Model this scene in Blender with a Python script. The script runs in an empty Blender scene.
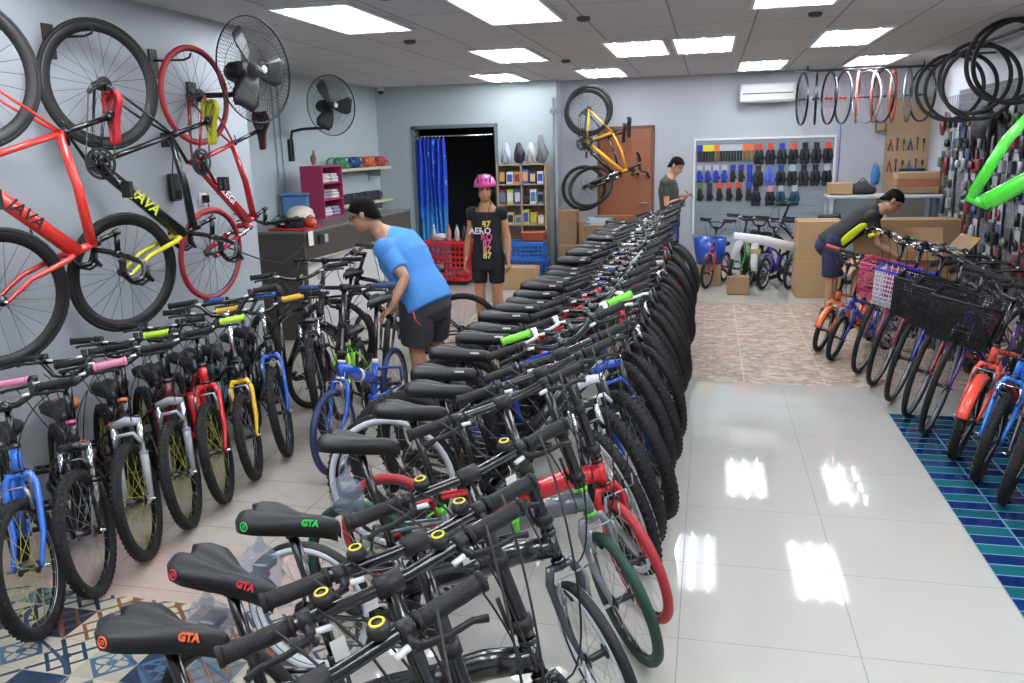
import bpy, math, random
from mathutils import Vector, Matrix
random.seed(7)
PI = math.pi
C = bpy.context.scene.collection
def V(*a): return Vector(a)
def lin(h):
    h = h.lstrip('#'); o = []
    for i in (0, 2, 4):
        c = int(h[i:i+2], 16) / 255
        o.append(c / 12.92 if c <= .04045 else ((c + .055) / 1.055) ** 2.4)
    return (*o, 1)

# ------------------------------------------------------------------ materials
MATS = {}
def mat(name, col='#808080', rough=.5, metal=0., coat=0., bump=0., bscale=40., vary=.06, alpha=1., trans=0., emit=None, es=1., sheen=0.):
    if name in MATS: return MATS[name]
    m = bpy.data.materials.new(name); m.use_nodes = True
    nt = m.node_tree; b = nt.nodes['Principled BSDF']
    c = lin(col)
    b.inputs['Base Color'].default_value = c
    b.inputs['Metallic'].default_value = metal
    b.inputs['Coat Weight'].default_value = coat
    b.inputs['Coat Roughness'].default_value = .12
    b.inputs['Alpha'].default_value = alpha
    b.inputs['Transmission Weight'].default_value = trans
    if sheen: b.inputs['Sheen Weight'].default_value = sheen
    tc = nt.nodes.new('ShaderNodeTexCoord'); nz = nt.nodes.new('ShaderNodeTexNoise')
    nz.inputs['Scale'].default_value = bscale; nz.inputs['Detail'].default_value = 3
    nt.links.new(tc.outputs['Object'], nz.inputs['Vector'])
    mr = nt.nodes.new('ShaderNodeMapRange')
    mr.inputs['To Min'].default_value = max(0, rough - vary); mr.inputs['To Max'].default_value = min(1, rough + vary)
    nt.links.new(nz.outputs['Fac'], mr.inputs['Value']); nt.links.new(mr.outputs['Result'], b.inputs['Roughness'])
    if bump:
        bp = nt.nodes.new('ShaderNodeBump'); bp.inputs['Strength'].default_value = bump; bp.inputs['Distance'].default_value = .004
        nt.links.new(nz.outputs['Fac'], bp.inputs['Height']); nt.links.new(bp.outputs['Normal'], b.inputs['Normal'])
    if emit:
        b.inputs['Emission Color'].default_value = lin(emit); b.inputs['Emission Strength'].default_value = es
    MATS[name] = m
    return m
def paint(hexcol, gloss=.25): return mat('paint_' + hexcol.strip('#') + str(gloss), hexcol, gloss, 0, .6 if gloss < .4 else 0)
RUB = mat('tyre_rubber', '#0e0e0e', .75, bump=.6, bscale=160)
RUBK = mat('knobbly_rubber', '#0c0c0d', .8, bump=1., bscale=90)
BLK = mat('black_gloss', '#08080a', .25, 0, .5)
BLM = mat('black_matte', '#0e0e10', .55)
GRIP = mat('grip_rubber', '#111113', .7, bump=.5, bscale=200)
SAD = mat('saddle_vinyl', '#101114', .5, bump=.15, bscale=300)
CHR = mat('chrome', '#d8dade', .16, 1.)
ALU = mat('brushed_alloy', '#a9adb2', .32, 1.)
STL = mat('dark_steel', '#4a4c50', .38, .9)
SPK = mat('spoke_steel', '#b9bdc2', .3, .9)
SPB = mat('black_spoke', '#26272a', .4, .6)
CHN = mat('chain_steel', '#5b5550', .4, .9, bump=.5, bscale=300)
WHT = mat('white_plastic', '#e8e8e8', .4)
PAPER = mat('white_card', '#e6e6e2', .7)
CARD = mat('cardboard', '#a98a66', .85, bump=.12, bscale=60)
CARD2 = mat('cardboard_dark', '#8d7152', .85, bump=.12, bscale=60)
CLEAR = mat('clear_bag', '#aab6cc', .12, alpha=.30, bump=1., bscale=45)
TAPE = mat('packing_tape', '#b79866', .25)
SKIN = mat('skin', '#b98566', .5, bump=.05, bscale=200)
HAIR = mat('black_hair', '#0b0909', .85, bump=.8, bscale=140); HAIR.node_tree.nodes['Principled BSDF'].inputs['Specular IOR Level'].default_value = .15

# ------------------------------------------------------------------ mesh builder
class MB:
    def __init__(s): s.v = []; s.f = []; s.m = []; s.s = []
    def add(s, vs, fs, m=0, smooth=True):
        o = len(s.v); s.v += [tuple(v) for v in vs]
        for f in fs: s.f.append(tuple(i + o for i in f)); s.m.append(m); s.s.append(smooth)
        return s
    def box(s, x0, x1, y0, y1, z0, z1, m=0, M=None, c=0.):
        if c <= 0:
            vs = [(x, y, z) for x in (x0, x1) for y in (y0, y1) for z in (z0, z1)]
            fs = [(0, 1, 3, 2), (4, 6, 7, 5), (0, 4, 5, 1), (2, 3, 7, 6), (0, 2, 6, 4), (1, 5, 7, 3)]
        else:
            vs = []; X = (x0, x1); Y = (y0, y1); Z = (z0, z1); sg = (1, -1)
            for i in (0, 1):
                for j in (0, 1):
                    for k in (0, 1):
                        vs += [(X[i], Y[j] + sg[j]*c, Z[k] + sg[k]*c), (X[i] + sg[i]*c, Y[j], Z[k] + sg[k]*c), (X[i] + sg[i]*c, Y[j] + sg[j]*c, Z[k])]
            def q(i, j, k, a): return (i*4 + j*2 + k)*3 + a
            fs = [(q(i,0,0,0), q(i,1,0,0), q(i,1,1,0), q(i,0,1,0)) for i in (0, 1)]
            fs += [(q(0,j,0,1), q(1,j,0,1), q(1,j,1,1), q(0,j,1,1)) for j in (0, 1)]
            fs += [(q(0,0,k,2), q(1,0,k,2), q(1,1,k,2), q(0,1,k,2)) for k in (0, 1)]
            for j in (0, 1):
                for k in (0, 1): fs.append((q(0,j,k,1), q(1,j,k,1), q(1,j,k,2), q(0,j,k,2)))
            for i in (0, 1):
                for k in (0, 1): fs.append((q(i,0,k,0), q(i,1,k,0), q(i,1,k,2), q(i,0,k,2)))
            for i in (0, 1):
                for j in (0, 1): fs.append((q(i,j,0,0), q(i,j,1,0), q(i,j,1,1), q(i,j,0,1)))
            for i in (0, 1):
                for j in (0, 1):
                    for k in (0, 1): fs.append((q(i,j,k,0), q(i,j,k,1), q(i,j,k,2)))
        if M is not None: vs = [M @ Vector(v) for v in vs]
        return s.add(vs, fs, m, False)
    def rings(s, rings, m=0, closed=False, cap=True, smooth=True):
        n = len(rings[0]); vs = [p for r in rings for p in r]; fs = []
        k = len(rings)
        for i in range(k if closed else k - 1):
            a = i*n; b = ((i + 1) % k)*n
            for j in range(n):
                fs.append((a + j, a + (j + 1) % n, b + (j + 1) % n, b + j))
        if cap and not closed:
            fs.append(tuple(range(n))[::-1]); fs.append(tuple((k - 1)*n + j for j in range(n)))
        return s.add(vs, fs, m, smooth)
    def tube(s, pts, r, n=8, m=0, closed=False, cap=True, flat=1., up=None):
        pts = [Vector(p) for p in pts]; k = len(pts)
        R = r if isinstance(r, (list, tuple)) else [r]*k
        T = []
        for i in range(k):
            a = pts[(i - 1) % k] if (closed or i > 0) else pts[i]
            b = pts[(i + 1) % k] if (closed or i < k - 1) else pts[i]
            t = (b - a); T.append(t.normalized() if t.length > 1e-9 else V(0, 0, 1))
        u = Vector(up) if up is not None else (V(0, 0, 1) if abs(T[0].z) < .9 else V(1, 0, 0))
        rs = []
        for i in range(k):
            t = T[i]; w = t.cross(u)
            if w.length < 1e-6: w = t.orthogonal()
            w.normalize(); uu = w.cross(t).normalized()
            if up is None: u = uu
            rs.append([pts[i] + (w*math.cos(2*PI*j/n) + uu*math.sin(2*PI*j/n)*flat)*R[i] for j in range(n)])
        return s.rings(rs, m, closed, cap)
    def torus(s, c, ax, R, r, nu=40, nv=8, m=0, flat=1.):
        ax = Vector(ax).normalized(); a = ax.orthogonal().normalized(); b = ax.cross(a); c = Vector(c)
        rs = []
        for i in range(nu):
            t = 2*PI*i/nu; d = a*math.cos(t) + b*math.sin(t)
            rs.append([c + d*(R + r*math.cos(2*PI*j/nv)) + ax*(r*flat*math.sin(2*PI*j/nv)) for j in range(nv)])
        return s.rings(rs, m, True)
    def revolve(s, prof, c=(0, 0, 0), ax=(0, 0, 1), n=20, m=0, closedprof=False, smooth=True):
        # prof: list of (radius, height along axis)
        ax = Vector(ax).normalized(); a = ax.orthogonal().normalized(); b = ax.cross(a); c = Vector(c); k = len(prof)
        vs = []; fs = []
        for i in range(n):
            t = 2*PI*i/n; d = a*math.cos(t) + b*math.sin(t)
            for (r, h) in prof: vs.append(c + d*r + ax*h)
        for i in range(n):
            i2 = (i + 1) % n
            for j in range(k if closedprof else k - 1):
                j2 = (j + 1) % k
                fs.append((i*k + j, i2*k + j, i2*k + j2, i*k + j2))
        if not closedprof:
            if prof[0][0] > 1e-5: fs.append(tuple(i*k for i in range(n))[::-1])
            if prof[-1][0] > 1e-5: fs.append(tuple(i*k + k - 1 for i in range(n)))
        return s.add(vs, fs, m, smooth)
    def cyl(s, a, b, r, n=12, m=0, r2=None):
        return s.tube([a, b], [r, r if r2 is None else r2], n, m)
    def ell(s, c, rad, M=None, nu=14, nv=9, m=0):
        c = Vector(c); rs = []
        for i in range(1, nv):
            t = PI*i/nv; z = -math.cos(t); q = math.sin(t)
            r = []
            for j in range(nu):
                p = V(rad[0]*q*math.cos(2*PI*j/nu), rad[1]*q*math.sin(2*PI*j/nu), rad[2]*z)
                r.append(c + (M @ p if M is not None else p))
            rs.append(r)
        return s.rings(rs, m)
    def prism(s, poly, h0, h1, fn, m=0, smooth=False):
        n = len(poly)
        vs = [fn(p[0], p[1], h0) for p in poly] + [fn(p[0], p[1], h1) for p in poly]
        fs = [tuple(range(n))[::-1], tuple(range(n, 2*n))] + [(i, (i + 1) % n, n + (i + 1) % n, n + i) for i in range(n)]
        return s.add(vs, fs, m, smooth)
    def limb(s, pts, w, d, side, n=14, m=0, e0=1., e1=1.):
        # elliptical sections: half width w along side, half depth d; rounded ends
        pts = [Vector(p) for p in pts]; side = Vector(side).normalized(); k = len(pts); rs = []
        if not isinstance(w, (list, tuple)): w = [w]*k
        if not isinstance(d, (list, tuple)): d = [d]*k
        for i in range(k):
            t = (pts[min(i + 1, k - 1)] - pts[max(i - 1, 0)]).normalized()
            sd = (side - t*side.dot(t)).normalized(); q = t.cross(sd)
            def ring(p, a): return [p + sd*(w[i]*a*math.cos(2*PI*j/n)) + q*(d[i]*a*math.sin(2*PI*j/n)) for j in range(n)]
            e = min(w[i], d[i])
            if i == 0: rs += [ring(pts[i] - t*e*.85*e0, .45), ring(pts[i] - t*e*.45*e0, .85)]
            rs.append(ring(pts[i], 1))
            if i == k - 1: rs += [ring(pts[i] + t*e*.45*e1, .85), ring(pts[i] + t*e*.85*e1, .45)]
        return s.rings(rs, m)
    def mesh(s, name='mesh'):
        me = bpy.data.meshes.new(name); me.from_pydata(s.v, [], s.f)
        me.polygons.foreach_set('material_index', s.m); me.polygons.foreach_set('use_smooth', s.s)
        me.validate(); me.update(); return me
    def remesh(s, vox, smooth=3, name='mesh'):
        me = s.mesh('tmp'); o = bpy.data.objects.new('tmp', me); C.objects.link(o)
        r = o.modifiers.new('r', 'REMESH'); r.mode = 'VOXEL'; r.voxel_size = vox; r.use_smooth_shade = True
        if smooth:
            q = o.modifiers.new('s', 'SMOOTH'); q.iterations = smooth; q.factor = .5
        dg = bpy.context.evaluated_depsgraph_get()
        n = bpy.data.meshes.new_from_object(o.evaluated_get(dg)); bpy.data.objects.remove(o); n.name = name
        return n

def put(me, name, mats, parent=None, M=None):
    """one mesh object; materials live on the object so the mesh can be shared"""
    mats = mats if isinstance(mats, (list, tuple)) else [mats]
    while len(me.materials) < len(mats): me.materials.append(mats[len(me.materials)])
    o = bpy.data.objects.new(name, me); C.objects.link(o)
    for i, m in enumerate(mats): o.material_slots[i].link = 'OBJECT'; o.material_slots[i].material = m
    if parent is not None: o.parent = parent
    if M is not None: o.matrix_basis = M
    return o
def part(mb, name, mats, parent=None, bevel=0, M=None):
    o = put(mb.mesh(name), name, mats, parent, M)
    if bevel:
        b = o.modifiers.new('b', 'BEVEL'); b.width = bevel; b.segments = 2; b.limit_method = 'ANGLE'
    return o
def tag(o, label, cat, group=None):
    o['label'] = label; o['category'] = cat
    if group: o['group'] = group
    return o
def thing(name, label, cat, loc=(0, 0, 0), rotz=0., group=None):
    o = bpy.data.objects.new(name, None); C.objects.link(o); o.empty_display_size = .1
    o.location = loc; o.rotation_euler = (0, 0, rotz)
    return tag(o, label, cat, group)
def struct(mb, name, mats, bevel=0):
    o = part(mb, name, mats, None, bevel); o['kind'] = 'structure'; return o
CACHE = {}
def cached(key, fn):
    if key not in CACHE: CACHE[key] = fn()
    return CACHE[key]
def text_mesh(txt, size, ext=.0008, bold=0., shear=0.):
    def mk():
        cu = bpy.data.curves.new('t', 'FONT'); cu.body = txt; cu.size = size; cu.extrude = ext; cu.offset = bold; cu.shear = shear
        cu.align_x = 'CENTER'; cu.align_y = 'CENTER'; cu.resolution_u = 2
        o = bpy.data.objects.new('t', cu); C.objects.link(o)
        dg = bpy.context.evaluated_depsgraph_get()
        n = bpy.data.meshes.new_from_object(o.evaluated_get(dg)); bpy.data.objects.remove(o)
        return n
    return cached(('txt', txt, size, ext, bold, shear), mk)
def lettering(txt, size, m, parent, origin, xdir, ydir, name='lettering', bold=0., shear=0.):
    x = Vector(xdir).normalized(); y = Vector(ydir).normalized(); z = x.cross(y).normalized(); y = z.cross(x)
    M = Matrix(((x.x, y.x, z.x, origin[0]), (x.y, y.y, z.y, origin[1]), (x.z, y.z, z.z, origin[2]), (0, 0, 0, 1)))
    return put(text_mesh(txt, size, .0008, bold, shear), name, m, parent, M)
ORD = 'first second third fourth fifth sixth seventh eighth ninth tenth eleventh twelfth thirteenth fourteenth fifteenth sixteenth seventeenth eighteenth nineteenth twentieth'.split()
ORD += ['twenty-' + w for w in ORD[:9]] + ['thirtieth', 'thirty-first', 'thirty-second', 'thirty-third']
# ------------------------------------------------------------------ bicycles
GEO = dict(
 mtb=dict(R=.33, tr=.026, wb=1.05, bbz=.29, cs=.43, sl=.40, sz=.90, hl=.12, gap=.08, bar='riser', bw=.62, bz=1.02, reach=.07, frame='diamond', rim=.30, susp=1, dt=.020, knob=1),
 fat=dict(R=.34, tr=.036, wb=1.06, bbz=.30, cs=.43, sl=.38, sz=.90, hl=.12, gap=.08, bar='riser', bw=.64, bz=1.02, reach=.07, frame='diamond', rim=.30, susp=1, dt=.029, knob=1),
 fold=dict(R=.25, tr=.020, wb=1.04, bbz=.27, cs=.40, sl=.24, sz=.90, hl=.10, gap=.03, bar='flat', bw=.60, bz=1.04, reach=.0, frame='fold', rim=.222, susp=0, dt=.026, knob=0),
 hybrid=dict(R=.315, tr=.018, wb=1.03, bbz=.25, cs=.42, sl=.42, sz=1.0, hl=.13, gap=.06, bar='riser', bw=.58, bz=.92, reach=.10, frame='diamond', rim=.293, susp=1, dt=.027, knob=0),
 kids=dict(R=.275, tr=.026, wb=.78, bbz=.25, cs=.33, sl=.27, sz=.70, hl=.10, gap=.06, bar='riser', bw=.52, bz=.87, reach=.03, frame='diamond', rim=.242, susp=0, dt=.018, knob=1),
 bmx=dict(R=.25, tr=.026, wb=.84, bbz=.25, cs=.33, sl=.24, sz=.66, hl=.10, gap=.05, bar='bmx', bw=.60, bz=.92, reach=.03, frame='diamond', rim=.218, susp=0, dt=.018, knob=1),
 small=dict(R=.20, tr=.022, wb=.68, bbz=.20, cs=.26, sl=.20, sz=.55, hl=.09, gap=.04, bar='bmx', bw=.46, bz=.76, reach=.02, frame='diamond', rim=.172, susp=0, dt=.017, knob=0),
 city=dict(R=.32, tr=.019, wb=1.04, bbz=.28, cs=.43, sl=.38, sz=.86, hl=.15, gap=.05, bar='north', bw=.56, bz=1.02, reach=.04, frame='step', rim=.295, susp=0, dt=.017, knob=0),
 road=dict(R=.35, tr=.014, wb=1.04, bbz=.26, cs=.42, sl=.55, sz=1.08, hl=.15, gap=.03, bar='drop', bw=.44, bz=.98, reach=.12, frame='diamond', rim=.328, susp=0, dt=.030, knob=0),
)
HA = math.radians(71); SA = math.radians(73)
AX = V(-math.cos(HA), 0, math.sin(HA)); PERP = V(math.sin(HA), 0, math.cos(HA))
def keypts(g):
    xr, xf = -g['wb']/2, g['wb']/2
    F = V(xf, 0, g['R']); A0 = F - PERP*.045
    K = A0 + AX*(g['R'] + g['tr'] + g['gap']); HB = K + AX*.015; HT = HB + AX*g['hl']
    BB = V(xr + g['cs'], 0, g['bbz']); ST = BB + V(-math.cos(SA), 0, math.sin(SA))*g['sl']
    SC = BB + V(-math.cos(SA), 0, math.sin(SA))*((g['sz'] - .05 - g['bbz'])/math.sin(SA))
    t = (g['bz'] - HT.z)/AX.z; BC = HT + AX*t + V(g['reach'], 0, 0)
    return dict(xr=xr, xf=xf, Rr=V(xr, 0, g['R']), F=F, A0=A0, K=K, HB=HB, HT=HT, BB=BB, ST=ST, SC=SC, BC=BC)
def wheel_meshes(R, tr, rim, c, knob, nsp=24, deep=0):
    def mk():
        t = MB(); t.torus((0, 0, 0), (0, 1, 0), R - tr, tr, 44, 8)
        if knob:
            n = 56
            for i in range(n):
                for sy in (-1, 1):
                    a = 2*PI*(i + (.5 if sy > 0 else 0))/n
                    M = Matrix.Rotation(a, 4, 'Y')
                    t.box(-.0055, .0055, sy*tr*.5 - .006, sy*tr*.5 + .006, R - tr*.35, R - .003, M=M)
        r = MB(); h = .010 + (.0 if not deep else .0)
        rr = rim - (.018 if not deep else .05)
        r.revolve([(rim + .004, -h), (rim + .004, h), (rim - .008, h*1.1), (rr, h*.45), (rr, -h*.45), (rim - .008, -h*1.1)], ax=(0, 1, 0), n=44, closedprof=True)
        r.revolve([(.0, -.05), (.008, -.05), (.008, -.036), (.026, -.034), (.026, -.030), (.012, -.026), (.012, .026), (.026, .030), (.026, .034), (.008, .036), (.008, .05), (0, .05)], ax=(0, 1, 0), n=12, m=1)
        s = MB()
        for i in range(nsp):
            a = 2*PI*i/nsp; sy = .032 if i % 2 else -.032; da = .5 if (i//2) % 2 else -.5
            s.tube([(.025*math.cos(a + da), sy, .025*math.sin(a + da)), (rr*math.cos(a), 0, rr*math.sin(a))], .0013, 3, cap=False)
        return t.mesh('tyre'), r.mesh('rim'), s.mesh('spokes')
    return cached(('wheel', R, tr, rim, knob, nsp, deep), mk)
def add_wheel(root, name, pos, g, col, S=None, spin=0.):
    t, r, s = wheel_meshes(g['R'], g['tr'], g['rim'], 0, g['knob'], col.get('nsp', 24), col.get('deep', 0))
    M = Matrix.Translation(pos) @ Matrix.Rotation(spin, 4, 'Y')
    if S is not None: M = S @ M
    w = put(r, name, [col.get('rimm', STL), STL], root, M)
    put(t, 'tyre', col.get('tyrem', RUBK if g['knob'] else RUB), w)
    put(s, 'spokes', col.get('spk', SPK), w)
    if col.get('band'):
        def mk():
            b = MB(); Rr, tr = g['R'], g['tr']
            for sy in (-1, 1):
                b.revolve([(Rr - tr*1.9, sy*tr*.93), (Rr - tr*1.3, sy*tr*1.04), (Rr - tr*.75, sy*tr*.99), (Rr - tr*.75, sy*tr*.94), (Rr - tr*1.3, sy*tr*.98)], ax=(0, 1, 0), n=44, closedprof=True)
            return b.mesh('tyre_stripe')
        put(cached(('band', g['R'], g['tr']), mk), 'tyre_stripe', col['band'], w)
    return w
def frame_mesh(kind):
    def mk():
        g = GEO[kind]; k = keypts(g); b = MB(); fr = g['frame']; dt = g['dt']
        BB, ST, HB, HT, Rr = k['BB'], k['ST'], k['HB'], k['HT'], k['Rr']
        b.cyl(HB, HT, .020, 14); b.cyl(BB + V(0, -.034, 0), BB + V(0, .034, 0), .022, 14)
        hd = (HT - HB).normalized()
        b.cyl(HB - hd*.004, HB + hd*.008, .024, 14, 1); b.cyl(HT - hd*.008, HT + hd*.006, .024, 14, 1)
        if fr == 'fold':
            top = BB + (ST - BB)*1.0
            b.tube([BB - (ST - BB)*.05, ST], .019, 12)
            mid = HB.lerp(BB + (ST - BB)*.45, .5) + V(0, 0, .03)
            a1 = HB + hd*.05; a2 = BB + (ST - BB)*.45
            b.tube([a1, a1.lerp(mid, .5) + V(0, 0, .012), mid, mid.lerp(a2, .5) + V(0, 0, .006), a2], [.028, .033, .034, .033, .030], 14, flat=1.2)
            b.cyl(mid - V(.012, 0, 0), mid + V(.012, 0, 0), .043, 14, 1)
            b.tube([mid + V(0, -.045, .01), mid + V(-.07, -.05, .0)], .006, 6, 1)
            b.tube([a2.lerp(mid, .15) - V(0, 0, .02), BB], .014, 10)
            for s in (-1, 1):
                e = Rr + V(0, s*.055, 0)
                b.tube([BB + V(-.01, s*.02, 0), BB.lerp(e, .4) + V(0, s*.02, 0), e], .009, 8)
                b.tube([BB + (ST - BB)*.8 + V(0, s*.015, 0), e + V(.02, s*.0, .12), e], .008, 8)
        elif fr == 'step':
            m1 = V((HB.x + BB.x)/2 - .06, 0, BB.z + .10)
            b.tube([HB + hd*.02, HB.lerp(m1, .5) + V(-.02, 0, -.03), m1, BB], [.017]*4, 12)
            m2 = m1 + V(-.02, 0, .10); s2 = BB + (ST - BB)*.45
            b.tube([HT - hd*.03, HT.lerp(m2, .5) + V(-.03, 0, -.03), m2, s2], [.012]*4, 12)
            b.tube([BB, ST], .016, 12)
            for s in (-1, 1):
                e = Rr + V(0, s*.058, 0)
                b.tube([BB + V(0, s*.02, 0), e], .009, 8); b.tube([ST + V(0, s*.012, -.03), e], .007, 8)
        else:
            b.tube([BB, HB + hd*.03], [dt*.95, dt*1.1], 12, flat=1.25)
            tt = ST - (ST - BB)*.07
            b.tube([HT - hd*.03, HT.lerp(tt, .5) + V(0, 0, .012 if kind != 'road' else 0), tt], [dt*.9, dt*.8, dt*.65], 12)
            b.tube([BB, ST], .0165, 12)
            for s in (-1, 1):
                e = Rr + V(0, s*.06, 0)
                b.tube([BB + V(-.01, s*.02, 0), BB.lerp(e, .35) + V(0, s*.022, 0), e], .0085, 8)
                b.tube([tt + V(-.01, s*.012, 0), tt.lerp(e, .4) + V(0, s*.03, 0), e], .0075, 8)
        for s in (-1, 1):
            b.prism([(-.018, -.016), (.02, -.012), (.02, .012), (-.01, .024)], -.003, .003, lambda x, z, h, s=s: Rr + V(x, s*.062 + h, z), 1)
        b.cyl(ST - V(-math.cos(SA), 0, math.sin(SA))*.02, ST + V(-math.cos(SA), 0, math.sin(SA))*.008, .021, 12, 1)
        b.tube([ST + V(-.02, -.022, -.008), ST + V(-.05, -.03, -.03)], .004, 6, 1)
        return b.mesh('frame')
    return cached(('frame', kind), mk)
def fork_mesh(kind, susp):
    def mk():
        g = GEO[kind]; k = keypts(g); b = MB(); F, A0, K, HB = k['F'], k['A0'], k['K'], k['HB']
        w = g['tr'] + .032
        b.cyl(K - AX*.005, HB, .018, 12)
        for s in (-1, 1):
            top = K + V(0, s*w, 0) - AX*.012
            if susp:
                off = PERP*.0
                lo = A0 + V(0, s*w, 0) + PERP*.032
                tp = top + PERP*.02
                mid = lo.lerp(tp, .62)
                b.cyl(tp + AX*.02, mid, .0145, 10, 1)
                b.tube([mid + AX*.0, lo.lerp(mid, .5), lo], [.020, .018, .013], 10)
                b.cyl(mid + AX*.004, mid - AX*.006, .0225, 10, 0)
                b.prism([(-.014, -.018), (.016, -.012), (.014, .02), (-.012, .02)], -.005, .005, lambda x, z, h, s=s: F + V(x, s*(w - .004) + h, z))
            else:
                b.tube([K + V(0, 0, -.002), K + V(0, s*w*.7, -.0), top - AX*.03, A0 + V(0, s*(w*.98), 0) + AX*g['R']*.45 + PERP*.004, F + V(0, s*w*.9, .02), F + V(0, s*w*.9, -.004)], [.016, .016, .015, .0125, .009, .009], 10)
        if susp:
            b.tube([K + V(0, -w - .008, -.002) + PERP*.02, K + V(0, 0, .012) + PERP*.012, K + V(0, w + .008, -.002) + PERP*.02], [.018, .024, .018], 10)
            arch = A0 + AX*(g['R'] + g['tr'] + .01) + PERP*.05
            b.tube([arch + V(0, -w, -.05), arch + V(0, -w*.6, 0), arch + V(0, w*.6, 0), arch + V(0, w, -.05)], .010, 8)
        b.cyl(F + V(0, -w - .022, 0), F + V(0, w + .022, 0), .0065, 8, 1)
        return b.mesh('fork')
    return cached(('fork', kind, susp), mk)
def saddle_mesh():
    def mk():
        b = MB(); n = 15; rs = []
        st = [(-.135, .018, -.012), (-.130, .052, .0), (-.105, .073, .006), (-.07, .076, .006), (-.03, .060, .002), (.01, .038, -.003), (.05, .026, -.005), (.09, .021, -.004), (.125, .018, -.006), (.142, .010, -.014)]
        for (x, w, z) in st:
            e = max(0, (-x - .02)/.11)
            up = []; lo = []
            for i in range(n):
                t = -1 + 2*i/(n - 1)
                gr = -.012*math.exp(-(t/.22)**2)*(1 if x < .05 else .3)*(1 if w > .025 else .2)
                up.append(V(x - (.022*math.exp(-(t/.25)**2) if False else 0), t*w, z - .022*abs(t)**2.6 + gr))
                lo.append(V(x, t*w*.93, z - .022*abs(t)**2.6 - (.030 if abs(t) > .7 else .026)))
            rs.append(up + lo[::-1])
        # two-lobed tail: push centre of the first sections forward
        for k, d in ((0, .03), (1, .018), (2, .006)):
            for p in rs[k]:
                f = math.exp(-(p.y/.018)**2); p.x += d*f
        b.rings(rs)
        for s in (-1, 1):
            b.tube([(-.10, s*.035, -.028), (-.05, s*.024, -.052), (.04, s*.022, -.052), (.10, s*.008, -.026)], .0035, 6, 1)
        b.cyl((-.02, -.024, -.05), (-.02, .024, -.05), .012, 10, 1)
        return b.mesh('saddle')
    return cached('saddle', mk)
def bar_shape(g):
    w = g['bw']/2; t = g['bar']
    if t == 'flat': return [(-.03, w, .0), (-.012, w*.45, 0), (0, .04, 0)]
    if t == 'riser': return [(-.045, w, .045), (-.03, w*.55, .045), (-.008, w*.28, .01), (0, .05, 0), (0, .02, 0)]
    if t == 'bmx': return [(-.05, w, .10), (-.035, w*.62, .10), (-.01, w*.42, .07), (0, w*.26, .01), (0, .02, 0)]
    if t == 'north': return [(-.20, w, -.0), (-.12, w*.98, .03), (-.03, w*.75, .055), (.01, w*.35, .03), (0, .04, 0)]
    if t == 'drop': return [(-.02, w*1.05, -.135), (.05, w*1.04, -.13), (.095, w*1.02, -.08), (.09, w, -.02), (.055, w, 0), (.01, w*.95, .0), (0, .08, 0), (0, .02, 0)]
def bar_mesh(kind):
    def mk():
        g = GEO[kind]; k = keypts(g); b = MB(); B = k['BC']; sh = bar_shape(g)
        pts = [B + V(x, y, z) for x, y, z in sh] + [B + V(x, -y, z) for x, y, z in sh[::-1]]
        b.tube(pts, .0125 if g['bar'] != 'drop' else .0155, 10)
        if g['bar'] == 'bmx':
            b.tube([B + V(-.012, g['bw']*.2, .075), B + V(-.012, -g['bw']*.2, .075)], .009, 8)
        return b.mesh('handlebar')
    return cached(('bar', kind), mk)
def bar_dir(g, s):
    sh = bar_shape(g); a = V(*sh[0]); c = V(*sh[1]); d = (c - a).normalized()
    a.y *= s; d.y *= s
    return a, d
def grip_mesh(kind, s):
    def mk():
        g = GEO[kind]; B = keypts(g)['BC']; a, d = bar_dir(g, s); b = MB()
        L = .125 if g['bar'] != 'drop' else .05
        o = B + a - d*.004
        n = 6; b.tube([o + d*(L*i/n) for i in range(n + 1)], [.0175 if i % 2 == 0 else .0165 for i in range(n + 1)], 12)
        b.cyl(o - d*.003, o + d*.006, .0195, 12); b.cyl(o + d*(L - .004), o + d*(L + .004), .0195, 12)
        return b.mesh('grip')
    return cached(('grip', kind, s), mk)
def lever_mesh(kind, s):
    def mk():
        g = GEO[kind]; B = keypts(g)['BC']; b = MB()
        if g['bar'] == 'drop':
            c = B + V(.075, s*g['bw']/2, .012)
            b.tube([c + V(-.05, 0, 0), c, c + V(.035, 0, .035)], [.017, .017, .010], 10)
            b.tube([c + V(.02, 0, .02), c + V(.045, 0, -.03), c + V(.03, s*.006, -.09)], [.007, .006, .004], 8, flat=1.5)
        else:
            a, d = bar_dir(g, s); c = B + a + d*.145
            f = V(.03, 0, -.012) if g['bar'] != 'north' else V(.03, s*.03, -.012)
            b.cyl(c - d*.012, c + d*.012, .018, 10)
            b.tube([c, c + f*.8, c + f*1.2 - d*.01], [.010, .010, .008], 8)
            b.tube([c + f*1.1, c + f*1.5 - d*.05, c + f*1.55 - d*.10, c + f*1.9 - d*.125], [.007, .0055, .005, .006], 8, flat=1.3)
            b.cyl(c + f*.9 + d*.008, c + f*1.0 + d*.035, .006, 8, 1)
        return b.mesh('brake_lever')
    return cached(('lever', kind, s), mk)
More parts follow.
